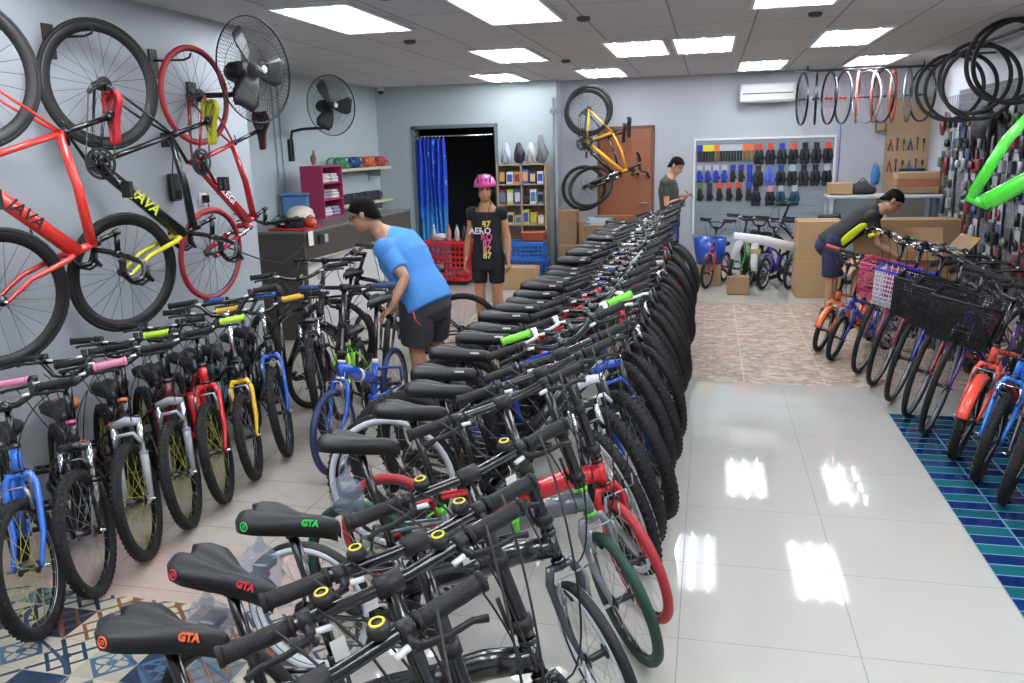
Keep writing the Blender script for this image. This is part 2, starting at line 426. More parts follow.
def stem_mesh(kind):
    def mk():
        g = GEO[kind]; k = keypts(g); b = MB(); HT, B = k['HT'], k['BC']
        ax = V(B.x - g['reach'], 0, B.z)
        if g['frame'] == 'fold':
            b.tube([HT, HT + AX*.05, HT.lerp(ax, .5), ax], [.023, .022, .0175, .016], 12)
            b.cyl(HT + AX*.03, HT + AX*.06, .030, 12, 1)
            b.tube([HT + AX*.045 + V(0, -.034, 0), HT + AX*.13 + V(0, -.036, 0)], .006, 6, 1)
            b.cyl(ax + V(0, -.025, 0), ax + V(0, .025, 0), .022, 12, 1)
            b.cyl(HT.lerp(ax, .45), HT.lerp(ax, .52), .024, 12, 1)
        else:
            b.cyl(HT, ax - AX*.0, .0145, 10)
            b.cyl(HT, HT + AX*.012, .022, 12, 1)
            b.cyl(ax - AX*.02, ax + AX*.014, .018, 10)
            b.tube([ax, B], [.016, .015], 10)
            b.cyl(B + V(0, -.022, 0), B + V(0, .022, 0), .020, 12)
        return b.mesh('stem')
    return cached(('stem', kind), mk)
def crank_mesh(kind):
    def mk():
        g = GEO[kind]; BB = keypts(g)['BB']; b = MB(); L = .165 if g['R'] > .3 else .13; a0 = .5
        cr = .085 if g['R'] > .24 else .06
        for rr, y in ((cr, -.052), (cr*.72, -.044)):
            n = 32; vs = []; 
            b.revolve([(rr, -.0015), (rr + .004, 0), (rr, .0015), (rr - .014, .0015), (rr - .014, -.0015)], c=BB + V(0, y, 0), ax=(0, 1, 0), n=n, closedprof=True, smooth=False)
            for i in range(5):
                a = 2*PI*i/5; b.tube([BB + V(.012*math.cos(a), y - .002, .012*math.sin(a)), BB + V((rr - .008)*math.cos(a), y, (rr - .008)*math.sin(a))], .007, 6, flat=.5)
        b.cyl(BB + V(0, -.07, 0), BB + V(0, .07, 0), .012, 10)
        for s in (-1, 1):
            d = V(math.cos(a0), 0, math.sin(a0))*L*(-s)
            b.tube([BB + V(0, s*.068, 0), BB + V(0, s*.082, 0) + d], [.014, .010], 8, flat=.7)
        return b.mesh('crankset')
    return cached(('crank', kind), mk)
def pedal_mesh(kind, s):
    def mk():
        g = GEO[kind]; BB = keypts(g)['BB']; L = .165 if g['R'] > .3 else .13; a0 = .5
        c = BB + V(0, s*.082, 0) + V(math.cos(a0), 0, math.sin(a0))*L*(-s); b = MB()
        b.cyl(c, c + V(0, s*.02, 0), .007, 8); c = c + V(0, s*.06, 0)
        b.box(c.x - .045, c.x + .045, c.y - .04, c.y - .028, c.z - .011, c.z + .011); b.box(c.x - .045, c.x + .045, c.y + .028, c.y + .04, c.z - .011, c.z + .011)
        b.box(c.x - .045, c.x - .034, c.y - .03, c.y + .03, c.z - .009, c.z + .009); b.box(c.x + .034, c.x + .045, c.y - .03, c.y + .03, c.z - .009, c.z + .009)
        b.box(c.x - .034, c.x + .034, c.y - .010, c.y + .010, c.z - .009, c.z + .009)
        return b.mesh('pedal')
    return cached(('pedal', kind, s), mk)
def chain_mesh(kind):
    def mk():
        g = GEO[kind]; k = keypts(g); BB, Rr = k['BB'], k['Rr']; b = MB(); y = -.048
        cr = .085 if g['R'] > .24 else .06; pts = []
        d = (Rr - BB); 
        for i in range(9):
            a = -PI/2 + PI*i/8; pts.append(BB + V(cr*math.cos(a), y, cr*math.sin(a)))
        for i in range(5):
            a = PI/2 + PI*.8*i/4; pts.append(Rr + V(.034*math.cos(a), y, .034*math.sin(a)))
        pts += [Rr + V(-.0, y, -.06), Rr + V(.02, y, -.10), Rr + V(.045, y, -.105)] if g['R'] > .24 else []
        b.tube(pts, .0042, 5, closed=True)
        return b.mesh('chain')
    return cached(('chain', kind), mk)
def gears_mesh(kind):
    def mk():
        g = GEO[kind]; Rr = keypts(g)['Rr']; b = MB()
        for i in range(5):
            b.revolve([(.012, 0), (.044 - i*.006, 0), (.044 - i*.006, .002), (.012, .002)], c=Rr + V(0, -.036 - i*.0045, 0), ax=(0, 1, 0), n=18, closedprof=True, smooth=False)
        b.tube([Rr + V(-.005, -.066, -.01), Rr + V(0, -.07, -.035), Rr + V(.01, -.06, -.06)], [.009, .012, .010], 8)
        b.cyl(Rr + V(.012, -.056, -.055), Rr + V(.012, -.046, -.055), .014, 10); b.cyl(Rr + V(.04, -.056, -.10), Rr + V(.04, -.046, -.10), .014, 10)
        b.tube([Rr + V(.012, -.058, -.055), Rr + V(.04, -.058, -.10)], .007, 6)
        return b.mesh('rear_derailleur')
    return cached(('gears', kind), mk)
def guard_mesh(kind, front):
    def mk():
        g = GEO[kind]; k = keypts(g); c = k['F'] if front else k['Rr']; b = MB(); R = g['R'] + .018; rs = []; w = g['tr'] + .010
        a0, a1 = (math.radians(20), math.radians(150)) if front else (math.radians(15), math.radians(195))
        n = 18
        for i in range(n + 1):
            a = a0 + (a1 - a0)*i/n; d = V(math.cos(a), 0, math.sin(a)); r = []
            for t, h in ((-1, -.012), (-.6, .0), (0, .005), (.6, 0), (1, -.012), (.6, -.003), (0, .002), (-.6, -.003)):
                r.append(c + d*(R + h) + V(0, t*w, 0))
            rs.append(r)
        b.rings(rs)
        for s in (-1, 1):
            a = a0 + (a1 - a0)*(.0 if front else 1.) + (.12 if front else -.12)
            a = (a1 - .12) if not front else (a0 + .12)
            b.tube([c + V(0, s*.05, 0), c + V(math.cos(a), 0, math.sin(a))*R + V(0, s*w, 0)], .0025, 5, 1)
        return b.mesh('mudguard')
    return cached(('guard', kind, front), mk)
def brake_mesh(kind):
    def mk():
        g = GEO[kind]; k = keypts(g); b = MB(); c = k['A0'] + AX*(g['R']*.88) + PERP*.055; w = g['tr'] + .026
        for s in (-1, 1):
            b.tube([c + V(0, s*w, -.02), c + V(0, s*(w + .004), .03), c + V(0, s*(w - .004), .075)], [.008, .008, .006], 8)
            b.box(c.x - .03, c.x + .02, c.y + s*(g['tr']*.75 + .004) - .006, c.y + s*(g['tr']*.75 + .004) + .006, c.z - .008, c.z + .004, 1)
        b.tube([c + V(0, -w, .075), c + V(0, w, .075)], .0035, 6)
        b.tube([c + V(0, w, .075), c + V(.01, w + .03, .09), c + V(0, w + .035, .13)], .003, 6)
        return b.mesh('front_brake')
    return cached(('brake', kind), mk)
def cable_mesh(kind):
    def mk():
        g = GEO[kind]; k = keypts(g); b = MB(); B = k['BC']; HT, K = k['HT'], k['K']
        for s, dy, fx, e in ((1, .35, .13, K + V(.05, .04, .02)), (-1, .35, .12, k['HB'] + V(-.06, -.03, -.02)), (-1, .22, .10, k['HB'] + V(-.08, .03, -.04))):
            a = B + V(-.0, s*g['bw']*dy, .02 if g['bar'] != 'drop' else -.02)
            fx = fx*(1.9 if kind == 'fold' else 1.); m1 = a + V(fx, -s*.09, -.03); m2 = V((a.x + e.x)/2 + fx*1.1, s*.06, (a.z*.3 + e.z*.7))
            P = [a, m1, m2, e]; pts = []
            for i in range(15):
                t = i/14; pts.append(P[0]*(1 - t)**3 + P[1]*3*t*(1 - t)**2 + P[2]*3*t*t*(1 - t) + P[3]*t**3)
            b.tube(pts, .0028, 5)
        return b.mesh('brake_cables')
    return cached(('cable', kind), mk)
def basket_mesh(w, d, h, dense=False):
    def mk():
        b = MB(); nx, ny, nz = (22, 15, 14) if dense else (9, 7, 8); f = .85; q0 = .0034 if dense else .0026
        def p(x, y, z): q = f + (1 - f)*(z/h + 1e-9); return V(x*q, y*q, z)
        for i in range(nx + 1):
            y = -w/2 + w*i/nx
            b.tube([p(-d/2, y, h), p(-d/2, y, 0), p(d/2, y, 0), p(d/2, y, h)], q0, 4)
        for i in range(1, ny):
            x = -d/2 + d*i/ny
            b.tube([p(x, -w/2, h), p(x, -w/2, 0), p(x, w/2, 0), p(x, w/2, h)], q0, 4)
        for i in range(nz + 1):
            z = h*i/nz; r = q0 if i < nz else .010
            b.tube([p(-d/2, -w/2, z), p(d/2, -w/2, z), p(d/2, w/2, z), p(-d/2, w/2, z)], r, 5, closed=True, m=1 if i == nz else 0)
        return b.mesh('basket')
    return cached(('basket', w, d, h, dense), mk)
def small_part(key):
    def mk():
        b = MB()
        if key == 'bell':
            b.revolve([(0, .012), (.012, .011), (.019, .004), (.020, -.004), (.016, -.012), (0, -.012)], n=16)
            b.revolve([(.009, .0125), (.013, .0118), (.013, .0135), (.009, .0142)], n=16, m=1, closedprof=True)
        if key == 'tag':
            b.box(-.001, .001, -.014, .014, -.075, -.03, c=.0004); b.tube([(0, 0, 0), (0, .004, -.015), (0, 0, -.032)], .001, 4)
        if key == 'reflector': b.box(-.006, .006, -.025, .025, -.018, .018, c=.004)
        if key == 'rack':
            for s in (-1, 1):
                b.tube([(.0, s*.055, 0), (-.32, s*.055, 0), (-.34, 0, 0)], .005, 6); b.tube([(-.02, s*.055, 0), (-.10, s*.06, -.33)], .004, 6); b.tube([(-.22, s*.055, 0), (-.10, s*.06, -.33)], .004, 6)
            for i in range(5): b.tube([(-.04 - i*.06, -.055, 0), (-.04 - i*.06, .055, 0)], .004, 6)
        return b.mesh(key)
    return cached(('small', key), mk)
def kick_mesh(kind):
    def mk():
        g = GEO[kind]; k = keypts(g); b = MB(); a = k['Rr'].lerp(k['BB'], .45) + V(0, .03, -.01)
        b.tube([a, a + V(-.03, .03, -.04), V(a.x - .10, .17, .035), V(a.x - .13, .20, .030)], [.009, .008, .0065, .008], 8)
        return b.mesh('kickstand')
    return cached(('kick', kind), mk)
def disc_mesh():
    def mk():
        b = MB(); b.revolve([(.075, -.001), (.08, 0), (.075, .001), (.062, .001), (.062, -.001)], ax=(0, 1, 0), n=28, closedprof=True, smooth=False)
        for i in range(5):
            a = 2*PI*i/5; b.tube([(.02*math.cos(a), 0, .02*math.sin(a)), (.065*math.cos(a + .5), 0, .065*math.sin(a + .5))], .004, 5)
        return b.mesh('brake_disc')
    return cached('disc', mk)

def bicycle(kind, label, rear=None, front=None, pos=None, az=90., steer=0., lean=-3., frame='#101012', fork=None, group='bicycles', M=None, name=None, cat='bicycle', **o):
    """az: compass direction the bike points, clockwise from +Y; steer: degrees clockwise"""
    g = GEO[kind]; k = keypts(g)
    root = thing(name or dict(mtb='mountain_bike', fat='mountain_bike', fold='folding_bike', kids='kids_bike', bmx='kids_bike', small='kids_bike', city='city_bike', road='road_bike', hybrid='mountain_bike')[kind], label, cat, group=group)
    a = math.radians(az); fw = V(math.sin(a), math.cos(a), 0)
    if M is not None: root.matrix_basis = M
    else:
        if front is not None: p = V(front[0], front[1], 0) - fw*(g['wb']/2)
        elif rear is not None: p = V(rear[0], rear[1], 0) + fw*(g['wb']/2)
        else: p = V(pos[0], pos[1], 0)
        root.location = p; root.rotation_euler = (math.radians(lean), 0, PI/2 - a)
    S = Matrix.Translation(k['A0']) @ Matrix.Rotation(-math.radians(steer), 4, AX) @ Matrix.Translation(-k['A0'])
    fm = paint(frame, o.get('gloss', .22)); am = o.get('accent', BLK)
    fo = put(frame_mesh(kind), 'frame', [fm, am], root)
    susp = o.get('susp', g['susp'])
    fk = fork if fork else frame
    put(fork_mesh(kind, susp), 'fork', [paint(fk, .22) if not susp or fork else BLK, o.get('stanchion', CHR)], root, S)
    col = dict(rimm=o.get('rim', BLK), tyrem=o.get('tyre', RUBK if g['knob'] else RUB), spk=o.get('spk', SPK), nsp=o.get('nsp', 24), deep=o.get('deep', 0), band=o.get('band'))
    wr = add_wheel(root, 'rear_wheel', k['Rr'], g, col, spin=random.random())
    wf = add_wheel(root, 'front_wheel', k['F'], g, col, S, spin=random.random())
    if o.get('disc'):
        put(disc_mesh(), 'brake_disc', ALU, wf, Matrix.Translation((0, .038, 0)))
    sd = put(saddle_mesh(), 'saddle', [o.get('saddle', SAD), STL], root, Matrix.Translation(k['SC'] + V(.0, 0, .05 + o.get('lift', 0))) @ Matrix.Scale(o.get('ss', 1.), 4) @ Matrix.Rotation(math.radians(o.get('snose', 0)), 4, 'Y'))
    d = V(-math.cos(SA), 0, math.sin(SA))
    b = cached(('post', kind), lambda: MB().tube([k['ST'] - d*.03, k['SC']], .0145, 12).cyl(k['SC'] - d*.02, k['SC'] + d*.012, .019, 12).mesh('seat_post'))
    put(b, 'seat_post', o.get('post', BLK), root)
    bar = put(bar_mesh(kind), 'handlebar', o.get('bar', BLK), root, S)
    put(stem_mesh(kind), 'stem', [o.get('stem', BLK), o.get('stemc', BLM)], root, S)
    if not o.get('far'):
        for s in (-1, 1):
            put(grip_mesh(kind, s), 'grip', o.get('grip', GRIP), bar); 
            put(lever_mesh(kind, s), 'brake_lever', [o.get('lever', BLM), o.get('adj', WHT)], bar)
        if not o.get('nocable'): put(cable_mesh(kind), 'brake_cables', o.get('cable', BLM), root, S)
        put(crank_mesh(kind), 'crankset', o.get('crank', BLM), root)
        cr = root.children[-1] if False else None
        if not o.get('nopedal'):
            for s in (-1, 1): put(pedal_mesh(kind, s), 'pedal', BLM, root)
        put(chain_mesh(kind), 'chain', CHN, root)
        if g['R'] > .24: put(gears_mesh(kind), 'rear_derailleur', STL, root)
        if susp == 0 and kind != 'road' or o.get('vbrake'): put(brake_mesh(kind), 'front_brake', [o.get('brk', ALU), BLM], root, S)
        if kind != 'road' and o.get('kick', True): put(kick_mesh(kind), 'kickstand', BLM, root)
    else:
        for s in (-1, 1):
            put(grip_mesh(kind, s), 'grip', o.get('grip', GRIP), bar)
            put(lever_mesh(kind, s), 'brake_lever', [o.get('lever', BLM), WHT], bar)
        put(crank_mesh(kind), 'crankset', BLM, root)
    if o.get('guard'):
        put(guard_mesh(kind, True), 'mudguard', [o['guard'], ALU], root, S); put(guard_mesh(kind, False), 'mudguard', [o['guard'], ALU], root)
    if o.get('bells'):
        for s in o['bells']:
            a2, dd = bar_dir(g, s); c = k['BC'] + a2 + dd*.185 + V(0, 0, .03)
            put(small_part('bell'), 'bell', [BLM, mat('bell_ring_yellow', '#e0d23a', .4)], bar, Matrix.Translation(c))
    if o.get('tag'):
        for t in o['tag']: put(small_part('tag'), 'price_tag', PAPER, bar, Matrix.Translation(k['BC'] + V(.02, t, -.01)))
    if o.get('rack'): put(small_part('rack'), 'rear_rack', BLM, root, Matrix.Translation(V(k['SC'].x - .06, 0, g['R']*2 + .06)))
    if o.get('basket'):
        bm, rm = o['basket']; c = V(k['BC'].x + .19, 0, k['BC'].z - .40)
        put(basket_mesh(.38, .27, .26, bm.name == 'basket_black'), 'basket', [bm, rm], root, S @ Matrix.Translation(c))
    if o.get('decal'):
        txt, size, dm = o['decal']; p0 = k['BB']; p1 = k['HB'] + AX*.03; dr = (p1 - p0).normalized(); n = V(0, -1, 0)
        off = .021*1.05
        for s in (-1, 1):
            mid = p0.lerp(p1, .52) + V(0, s*(g['dt']*1.08), 0)
            x = dr if s < 0 else -dr
            if o.get('decalflip'): x = -x
            lettering(txt, size, dm, fo, mid, x, V(0, s, 0).cross(x)*1., 'lettering', .0015, .2)
    if o.get('strip'):
        for s in (-1, 1): put(cached('strip', lambda: MB().box(-.02, .02, -.0008, .0008, -.004, .004).mesh('print')), 'saddle_print', PAPER, sd, Matrix.Translation((.075, s*.0245, -.016)) @ Matrix.Rotation(-s*.12, 4, 'Z'))
    if o.get('logo'):
        txt, lm = o['logo']
        lettering(txt, .023, lm, sd, V(.072, -.0245, -.017), (1, .10, .02), (0, .25, 1), 'lettering', .0012, .15)
        put(cached('ring', lambda: MB().torus((0, 0, 0), (0, 0, 1), .011, .0022, 16, 4).torus((0, 0, 0), (0, 0, 1), .004, .002, 10, 4).mesh('emblem')), 'emblem', lm, sd, Matrix.Translation((-.088, -.0755, -.022)) @ Matrix.Rotation(math.radians(-8), 4, 'Z') @ Matrix.Rotation(math.radians(82), 4, 'X'))
    return root
# ------------------------------------------------------------------ room
ZC = 2.765; XL = -3.5; XF = -4.92; XR = 2.86; YB = 12.45; YBL = 12.15; YE = 6.0; Y0 = -1.6
class NT:
    def __init__(s, name, rough=.5):
        s.m = bpy.data.materials.new(name); s.m.use_nodes = True; s.t = s.m.node_tree; s.b = s.t.nodes['Principled BSDF']; s.b.inputs['Roughness'].default_value = rough
        MATS[name] = s.m; s.tc = s.n('ShaderNodeTexCoord')
    def n(s, ty, **k):
        x = s.t.nodes.new(ty)
        for a, b in k.items(): setattr(x, a, b)
        return x
    def l(s, a, b): s.t.links.new(a, b)
    def math(s, op, a, b=None, c=None):
        x = s.n('ShaderNodeMath', operation=op)
        for i, v in enumerate((a, b, c)):
            if v is None: continue
            if isinstance(v, (int, float)): x.inputs[i].default_value = v
            else: s.l(v, x.inputs[i])
        return x.outputs[0]
    def mix(s, f, a, b):
        x = s.n('ShaderNodeMix', data_type='RGBA')
        if isinstance(f, (int, float)): x.inputs[0].default_value = f
        else: s.l(f, x.inputs[0])
        for i, v in ((6, a), (7, b)):
            if isinstance(v, str): x.inputs[i].default_value = lin(v)
            else: s.l(v, x.inputs[i])
        return x.outputs[2]
    def noise(s, sc, det=3, vec=None, rough=.5):
        x = s.n('ShaderNodeTexNoise'); x.inputs['Scale'].default_value = sc; x.inputs['Detail'].default_value = det; x.inputs['Roughness'].default_value = rough
        s.l(vec if vec is not None else s.tc.outputs['Object'], x.inputs['Vector']); return x.outputs['Fac']
    def xyz(s, v=None):
        x = s.n('ShaderNodeSeparateXYZ'); s.l(v if v is not None else s.tc.outputs['Object'], x.inputs[0]); return x.outputs
    def vec(s, x, y, z=0.):
        c = s.n('ShaderNodeCombineXYZ')
        for i, v in enumerate((x, y, z)):
            if isinstance(v, (int, float)): c.inputs[i].default_value = v
            else: s.l(v, c.inputs[i])
        return c.outputs[0]
    def col(s, c): s.l(c, s.b.inputs['Base Color'])
    def ramp(s, f, stops, const=False):
        r = s.n('ShaderNodeValToRGB'); e = r.color_ramp.elements
        if const: r.color_ramp.interpolation = 'CONSTANT'
        while len(e) < len(stops): e.new(.5)
        for i, (p, c) in enumerate(stops): e[i].position = p; e[i].color = lin(c)
        s.l(f, r.inputs[0]); return r.outputs[0]
    def bump(s, h, st=.2, d=.003):
        b = s.n('ShaderNodeBump'); b.inputs['Strength'].default_value = st; b.inputs['Distance'].default_value = d
        s.l(h, b.inputs['Height']); s.l(b.outputs[0], s.b.inputs['Normal'])
def wall_mat(name, c1, c2):
    t = NT(name, .6); t.col(t.mix(t.noise(1.3, 4), c1, c2)); t.bump(t.noise(70, 3), .12); return t.m
W_NEAR = wall_mat('painted_wall_grey_blue', '#a2a8ad', '#a9aeb3')
W_FAR = wall_mat('painted_wall_pale_blue', '#adbabc', '#b4c0c2')
W_BACK = wall_mat('painted_wall_lilac_grey', '#b0b4ba', '#b7bbc1')
W_RIGHT = wall_mat('painted_wall_white', '#b6babf', '#bfc3c8')
# glossy cream porcelain tiles, seams every .643 x .60
t = NT('cream_porcelain_tiles', .045)
x, y, z = t.xyz()
fx = t.math('FRACT', t.math('DIVIDE', t.math('ADD', x, .072 + 6.43), .643)); fy = t.math('FRACT', t.math('DIVIDE', t.math('SUBTRACT', y, 2.845 - 6.03), .603))
def seam(t, f, w): return t.math('LESS_THAN', t.math('MINIMUM', f, t.math('SUBTRACT', 1., f)), w)
sm = t.math('MAXIMUM', seam(t, fx, .0022), seam(t, fy, .0022))
base = t.mix(t.noise(2.2, 5), '#c4c2b8', '#cdcbc2')
t.col(t.mix(sm, base, '#77736c'))
t.l(t.math('ADD', t.math('MULTIPLY', sm, .4), .045), t.b.inputs['Roughness'])
t.b.inputs['IOR'].default_value = 1.55; t.b.inputs['Coat Weight'].default_value = .4; t.b.inputs['Coat Roughness'].default_value = .03
FLOOR = t.m
t = NT('beige_matte_tiles', .25)
x, y, z = t.xyz(); fx = t.math('FRACT', t.math('DIVIDE', t.math('ADD', x, 20), .6)); fy = t.math('FRACT', t.math('DIVIDE', t.math('ADD', y, 20), .3))
sm = t.math('MAXIMUM', seam(t, fx, .004), seam(t, fy, .008))
t.col(t.mix(sm, t.mix(t.noise(9, 6), '#a9a196', '#bdb5a9'), '#7d766c')); BEIGE = t.m
t = NT('pink_travertine_tiles', .3)
x, y, z = t.xyz(); st = t.noise(5, 6, t.vec(t.math('MULTIPLY', x, 1.), t.math('MULTIPLY', y, 14.)))
fx = t.math('FRACT', t.math('DIVIDE', t.math('ADD', x, 20), .6)); fy = t.math('FRACT', t.math('DIVIDE', t.math('ADD', y, 20), .3))
t.col(t.mix(t.math('MAXIMUM', seam(t, fx, .004), seam(t, fy, .008)), t.mix(st, '#bfaca2', '#b19d92'), '#8e7d72')); PINK = t.m
# brown pebble mosaic
t = NT('brown_stone_mosaic', .45)
x, y, z = t.xyz(); vo = t.n('ShaderNodeTexVoronoi'); vo.inputs['Scale'].default_value = 1.
t.l(t.vec(t.math('MULTIPLY', x, 17.), t.math('MULTIPLY', y, 26.)), vo.inputs['Vector'])
c = t.ramp(t.xyz(vo.outputs['Color'])[0], [(0, '#5e4436'), (.3, '#856657'), (.6, '#a18877'), (.85, '#b7a190'), (1, '#cbbcab')])
ve = t.n('ShaderNodeTexVoronoi', feature='DISTANCE_TO_EDGE'); t.l(t.vec(t.math('MULTIPLY', x, 17.), t.math('MULTIPLY', y, 26.)), ve.inputs['Vector'])
c = t.mix(t.math('LESS_THAN', ve.outputs['Distance'], .06), c, '#c4b5a3')
fx = t.math('FRACT', t.math('DIVIDE', t.math('ADD', x, 20.1), .6))
t.col(t.mix(t.math('MULTIPLY', seam(t, fx, .012), .6), c, '#c9bcaa')); t.bump(ve.outputs['Distance'], .15); MOSA = t.m
# blue glazed mosaic, .2 x .096
t = NT('blue_glazed_mosaic', .15)
x, y, z = t.xyz(); cx = t.math('DIVIDE', t.math('SUBTRACT', x, 1.214 - 2), .2); cy = t.math('DIVIDE', y, .0964)
ix = t.math('FLOOR', cx); iy = t.math('FLOOR', cy); par = t.math('MODULO', t.math('ADD', ix, iy), 2)
par = t.math('GREATER_THAN', t.math('ABSOLUTE', par), .5)
wn = t.n('ShaderNodeTexWhiteNoise', noise_dimensions='2D'); t.l(t.vec(ix, iy), wn.inputs['Vector'])
blue = t.mix(wn.outputs['Value'], '#0a1c52', '#123069'); teal = t.mix(wn.outputs['Value'], '#0d4a57', '#1c6a70')
c = t.mix(par, blue, teal)
sm = t.math('MAXIMUM', seam(t, t.math('FRACT', cx), .02), seam(t, t.math('FRACT', cy), .045))
t.col(t.mix(sm, c, '#7f9fb4')); t.bump(sm, .3); BLUE = t.m
# patchwork encaustic tiles
t = NT('patchwork_encaustic_tiles', .3)
x, y, z = t.xyz(); s = .20
# rotate 45 degrees for half the ornaments
u = t.math('DIVIDE', t.math('ADD', x, 20.), s); v = t.math('DIVIDE', t.math('ADD', y, 20.), s)
iu = t.math('FLOOR', u); iv = t.math('FLOOR', v); fu = t.math('SUBTRACT', t.math('FRACT', u), .5); fv = t.math('SUBTRACT', t.math('FRACT', v), .5)
wn = t.n('ShaderNodeTexWhiteNoise', noise_dimensions='2D'); t.l(t.vec(iu, iv), wn.inputs['Vector']); rn = wn.outputs['Value']
wn2 = t.n('ShaderNodeTexWhiteNoise', noise_dimensions='2D'); t.l(t.vec(t.math('ADD', iu, 7.3), iv), wn2.inputs['Vector']); rn2 = wn2.outputs['Value']
base = t.ramp(rn, [(0, '#b9b19d'), (.40, '#b9b19d'), (.41, '#223046'), (.56, '#223046'), (.57, '#a8a18f'), (.74, '#55707f'), (.86, '#644a37'), (.93, '#302d2b')], True)
orn = t.ramp(rn2, [(0, '#28394e'), (.3, '#6f4d36'), (.5, '#bdb5a1'), (.72, '#33302e'), (.86, '#44627a')], True)
r = t.math('SQRT', t.math('ADD', t.math('MULTIPLY', fu, fu), t.math('MULTIPLY', fv, fv)))
au = t.math('ABSOLUTE', fu); av = t.math('ABSOLUTE', fv); dm = t.math('ADD', au, av)
ang = t.math('ARCTAN2', fv, fu); petal = t.math('ADD', .26, t.math('MULTIPLY', .12, t.math('COSINE', t.math('MULTIPLY', ang, 4.))))
p1 = t.math('LESS_THAN', t.math('ABSOLUTE', t.math('SUBTRACT', r, petal)), .045)
p2 = t.math('LESS_THAN', t.math('ABSOLUTE', t.math('SUBTRACT', dm, .44)), .05)
p3 = t.math('LESS_THAN', t.math('ABSOLUTE', t.math('SUBTRACT', au, av)), .06)
p4 = t.math('LESS_THAN', r, .10)
pick = t.math('GREATER_THAN', rn2, .45); a = t.math('ADD', t.math('MULTIPLY', p1, pick), t.math('MULTIPLY', p3, t.math('SUBTRACT', 1., pick)))
pt = t.math('MINIMUM', t.math('ADD', t.math('ADD', a, p2), p4), 1.)
c = t.mix(pt, base, orn)
# broad intarsia ribbons over the cells
w = t.math('SINE', t.math('ADD', t.math('MULTIPLY', x, 9.), t.math('MULTIPLY', t.math('SINE', t.math('MULTIPLY', y, 8.)), 2.2)))
c = t.mix(t.math('LESS_THAN', t.math('ABSOLUTE', w), .13), c, '#34495f')
sm = t.math('MAXIMUM', seam(t, t.math('FRACT', u), .012), seam(t, t.math('FRACT', v), .012))
t.col(t.mix(sm, c, '#a39c8c')); PATCH = t.m

def slab(name, x0, x1, y0, y1, m, z=0.):
    b = MB(); b.box(x0, x1, y0, y1, -.12, z); return struct(b, name, m)
slab('floor', -1.25, 1.214, Y0, 6.42, FLOOR)
slab('floor.001', 1.214, XR + .1, 5.79, 6.42, FLOOR)
slab('floor.002', 1.214, XR + .1, Y0, 5.79, BLUE)
slab('floor.003', XL - .1, -1.25, Y0, 2.72, PATCH)
slab('floor.004', XL - .1, -1.25, 2.72, 3.22, PINK)
slab('floor.005', XL - .1, -1.25, 3.22, 6.42, BEIGE)
slab('floor.006', -5.1, XL - .1, YE - .1, 6.42, BEIGE)
slab('floor.007', -2.55, XR + .1, 6.42, 9.87, MOSA)
slab('floor.008', -5.1, -2.55, 6.42, 9.87, BEIGE)
slab('floor.009', -5.1, XR + .1, 9.87, 12.7, FLOOR)

# ceiling: grey mineral-fibre lay-in panels .62 x 1.34 with a thin grid
t = NT('grey_ceiling_panels', .85)
x, y, z = t.xyz(); cx = t.math('DIVIDE', t.math('ADD', x, 20 + .10), .638); cy = t.math('DIVIDE', t.math('ADD', y, 20 + .67 + .10), 1.34)
sm = t.math('MAXIMUM', seam(t, t.math('FRACT', cx), .012), seam(t, t.math('FRACT', cy), .006))
wn = t.n('ShaderNodeTexWhiteNoise', noise_dimensions='2D'); t.l(t.vec(t.math('FLOOR', cx), t.math('FLOOR', cy)), wn.inputs['Vector'])
c = t.mix(wn.outputs['Value'], '#d6d5d4', '#dcdbda'); c = t.mix(t.math('MULTIPLY', t.noise(120, 2), .35), c, '#c2bfbb')
t.col(t.mix(sm, c, '#9c9996')); t.bump(sm, .5, .006); CEIL = t.m
b = MB(); b.box(-5.2, XR + .15, Y0, 12.75, ZC, ZC + .1); struct(b, 'ceiling', CEIL)
# walls
b = MB(); b.box(XL - .25, XL, Y0, YE, 0, ZC); b.box(-5.2, XL - .25, YE - .2, YE, 0, ZC); struct(b, 'wall_left', W_NEAR)
b = MB(); b.box(XF - .2, XF, YE, 12.7, 0, ZC); struct(b, 'wall_far_left', W_FAR)
b = MB()
ox0, ox1, oz = -4.36, -3.06, 2.175
b.box(XF, ox0, YBL, YBL + .2, 0, ZC); b.box(ox1, -2.20, YBL, YBL + .2, 0, ZC); b.box(ox0, ox1, YBL, YBL + .2, oz, ZC)
struct(b, 'wall_back_left', W_FAR)
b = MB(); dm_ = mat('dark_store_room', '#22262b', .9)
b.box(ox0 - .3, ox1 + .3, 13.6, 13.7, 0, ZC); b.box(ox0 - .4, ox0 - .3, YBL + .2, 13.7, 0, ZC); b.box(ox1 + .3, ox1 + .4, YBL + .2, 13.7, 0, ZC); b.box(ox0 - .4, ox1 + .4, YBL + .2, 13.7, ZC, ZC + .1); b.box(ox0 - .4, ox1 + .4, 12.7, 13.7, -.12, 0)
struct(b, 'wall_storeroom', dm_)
b = MB(); b.box(-2.20, XR + .1, YB, YB + .2, 0, ZC); b.box(-2.24, -2.16, YBL - .03, YB, 0, ZC); struct(b, 'wall_back', W_BACK)
b = MB(); b.box(XR, XR + .2, Y0, 12.7, 0, ZC); struct(b, 'wall_right', W_RIGHT)
b = MB(); b.box(-2.16, -1.66, YB - .012, YB, 0, .08); b.box(-.72, 2.85, YB - .012, YB, 0, .08); struct(b, 'baseboard_back', paint('#c7c9cc', .4))
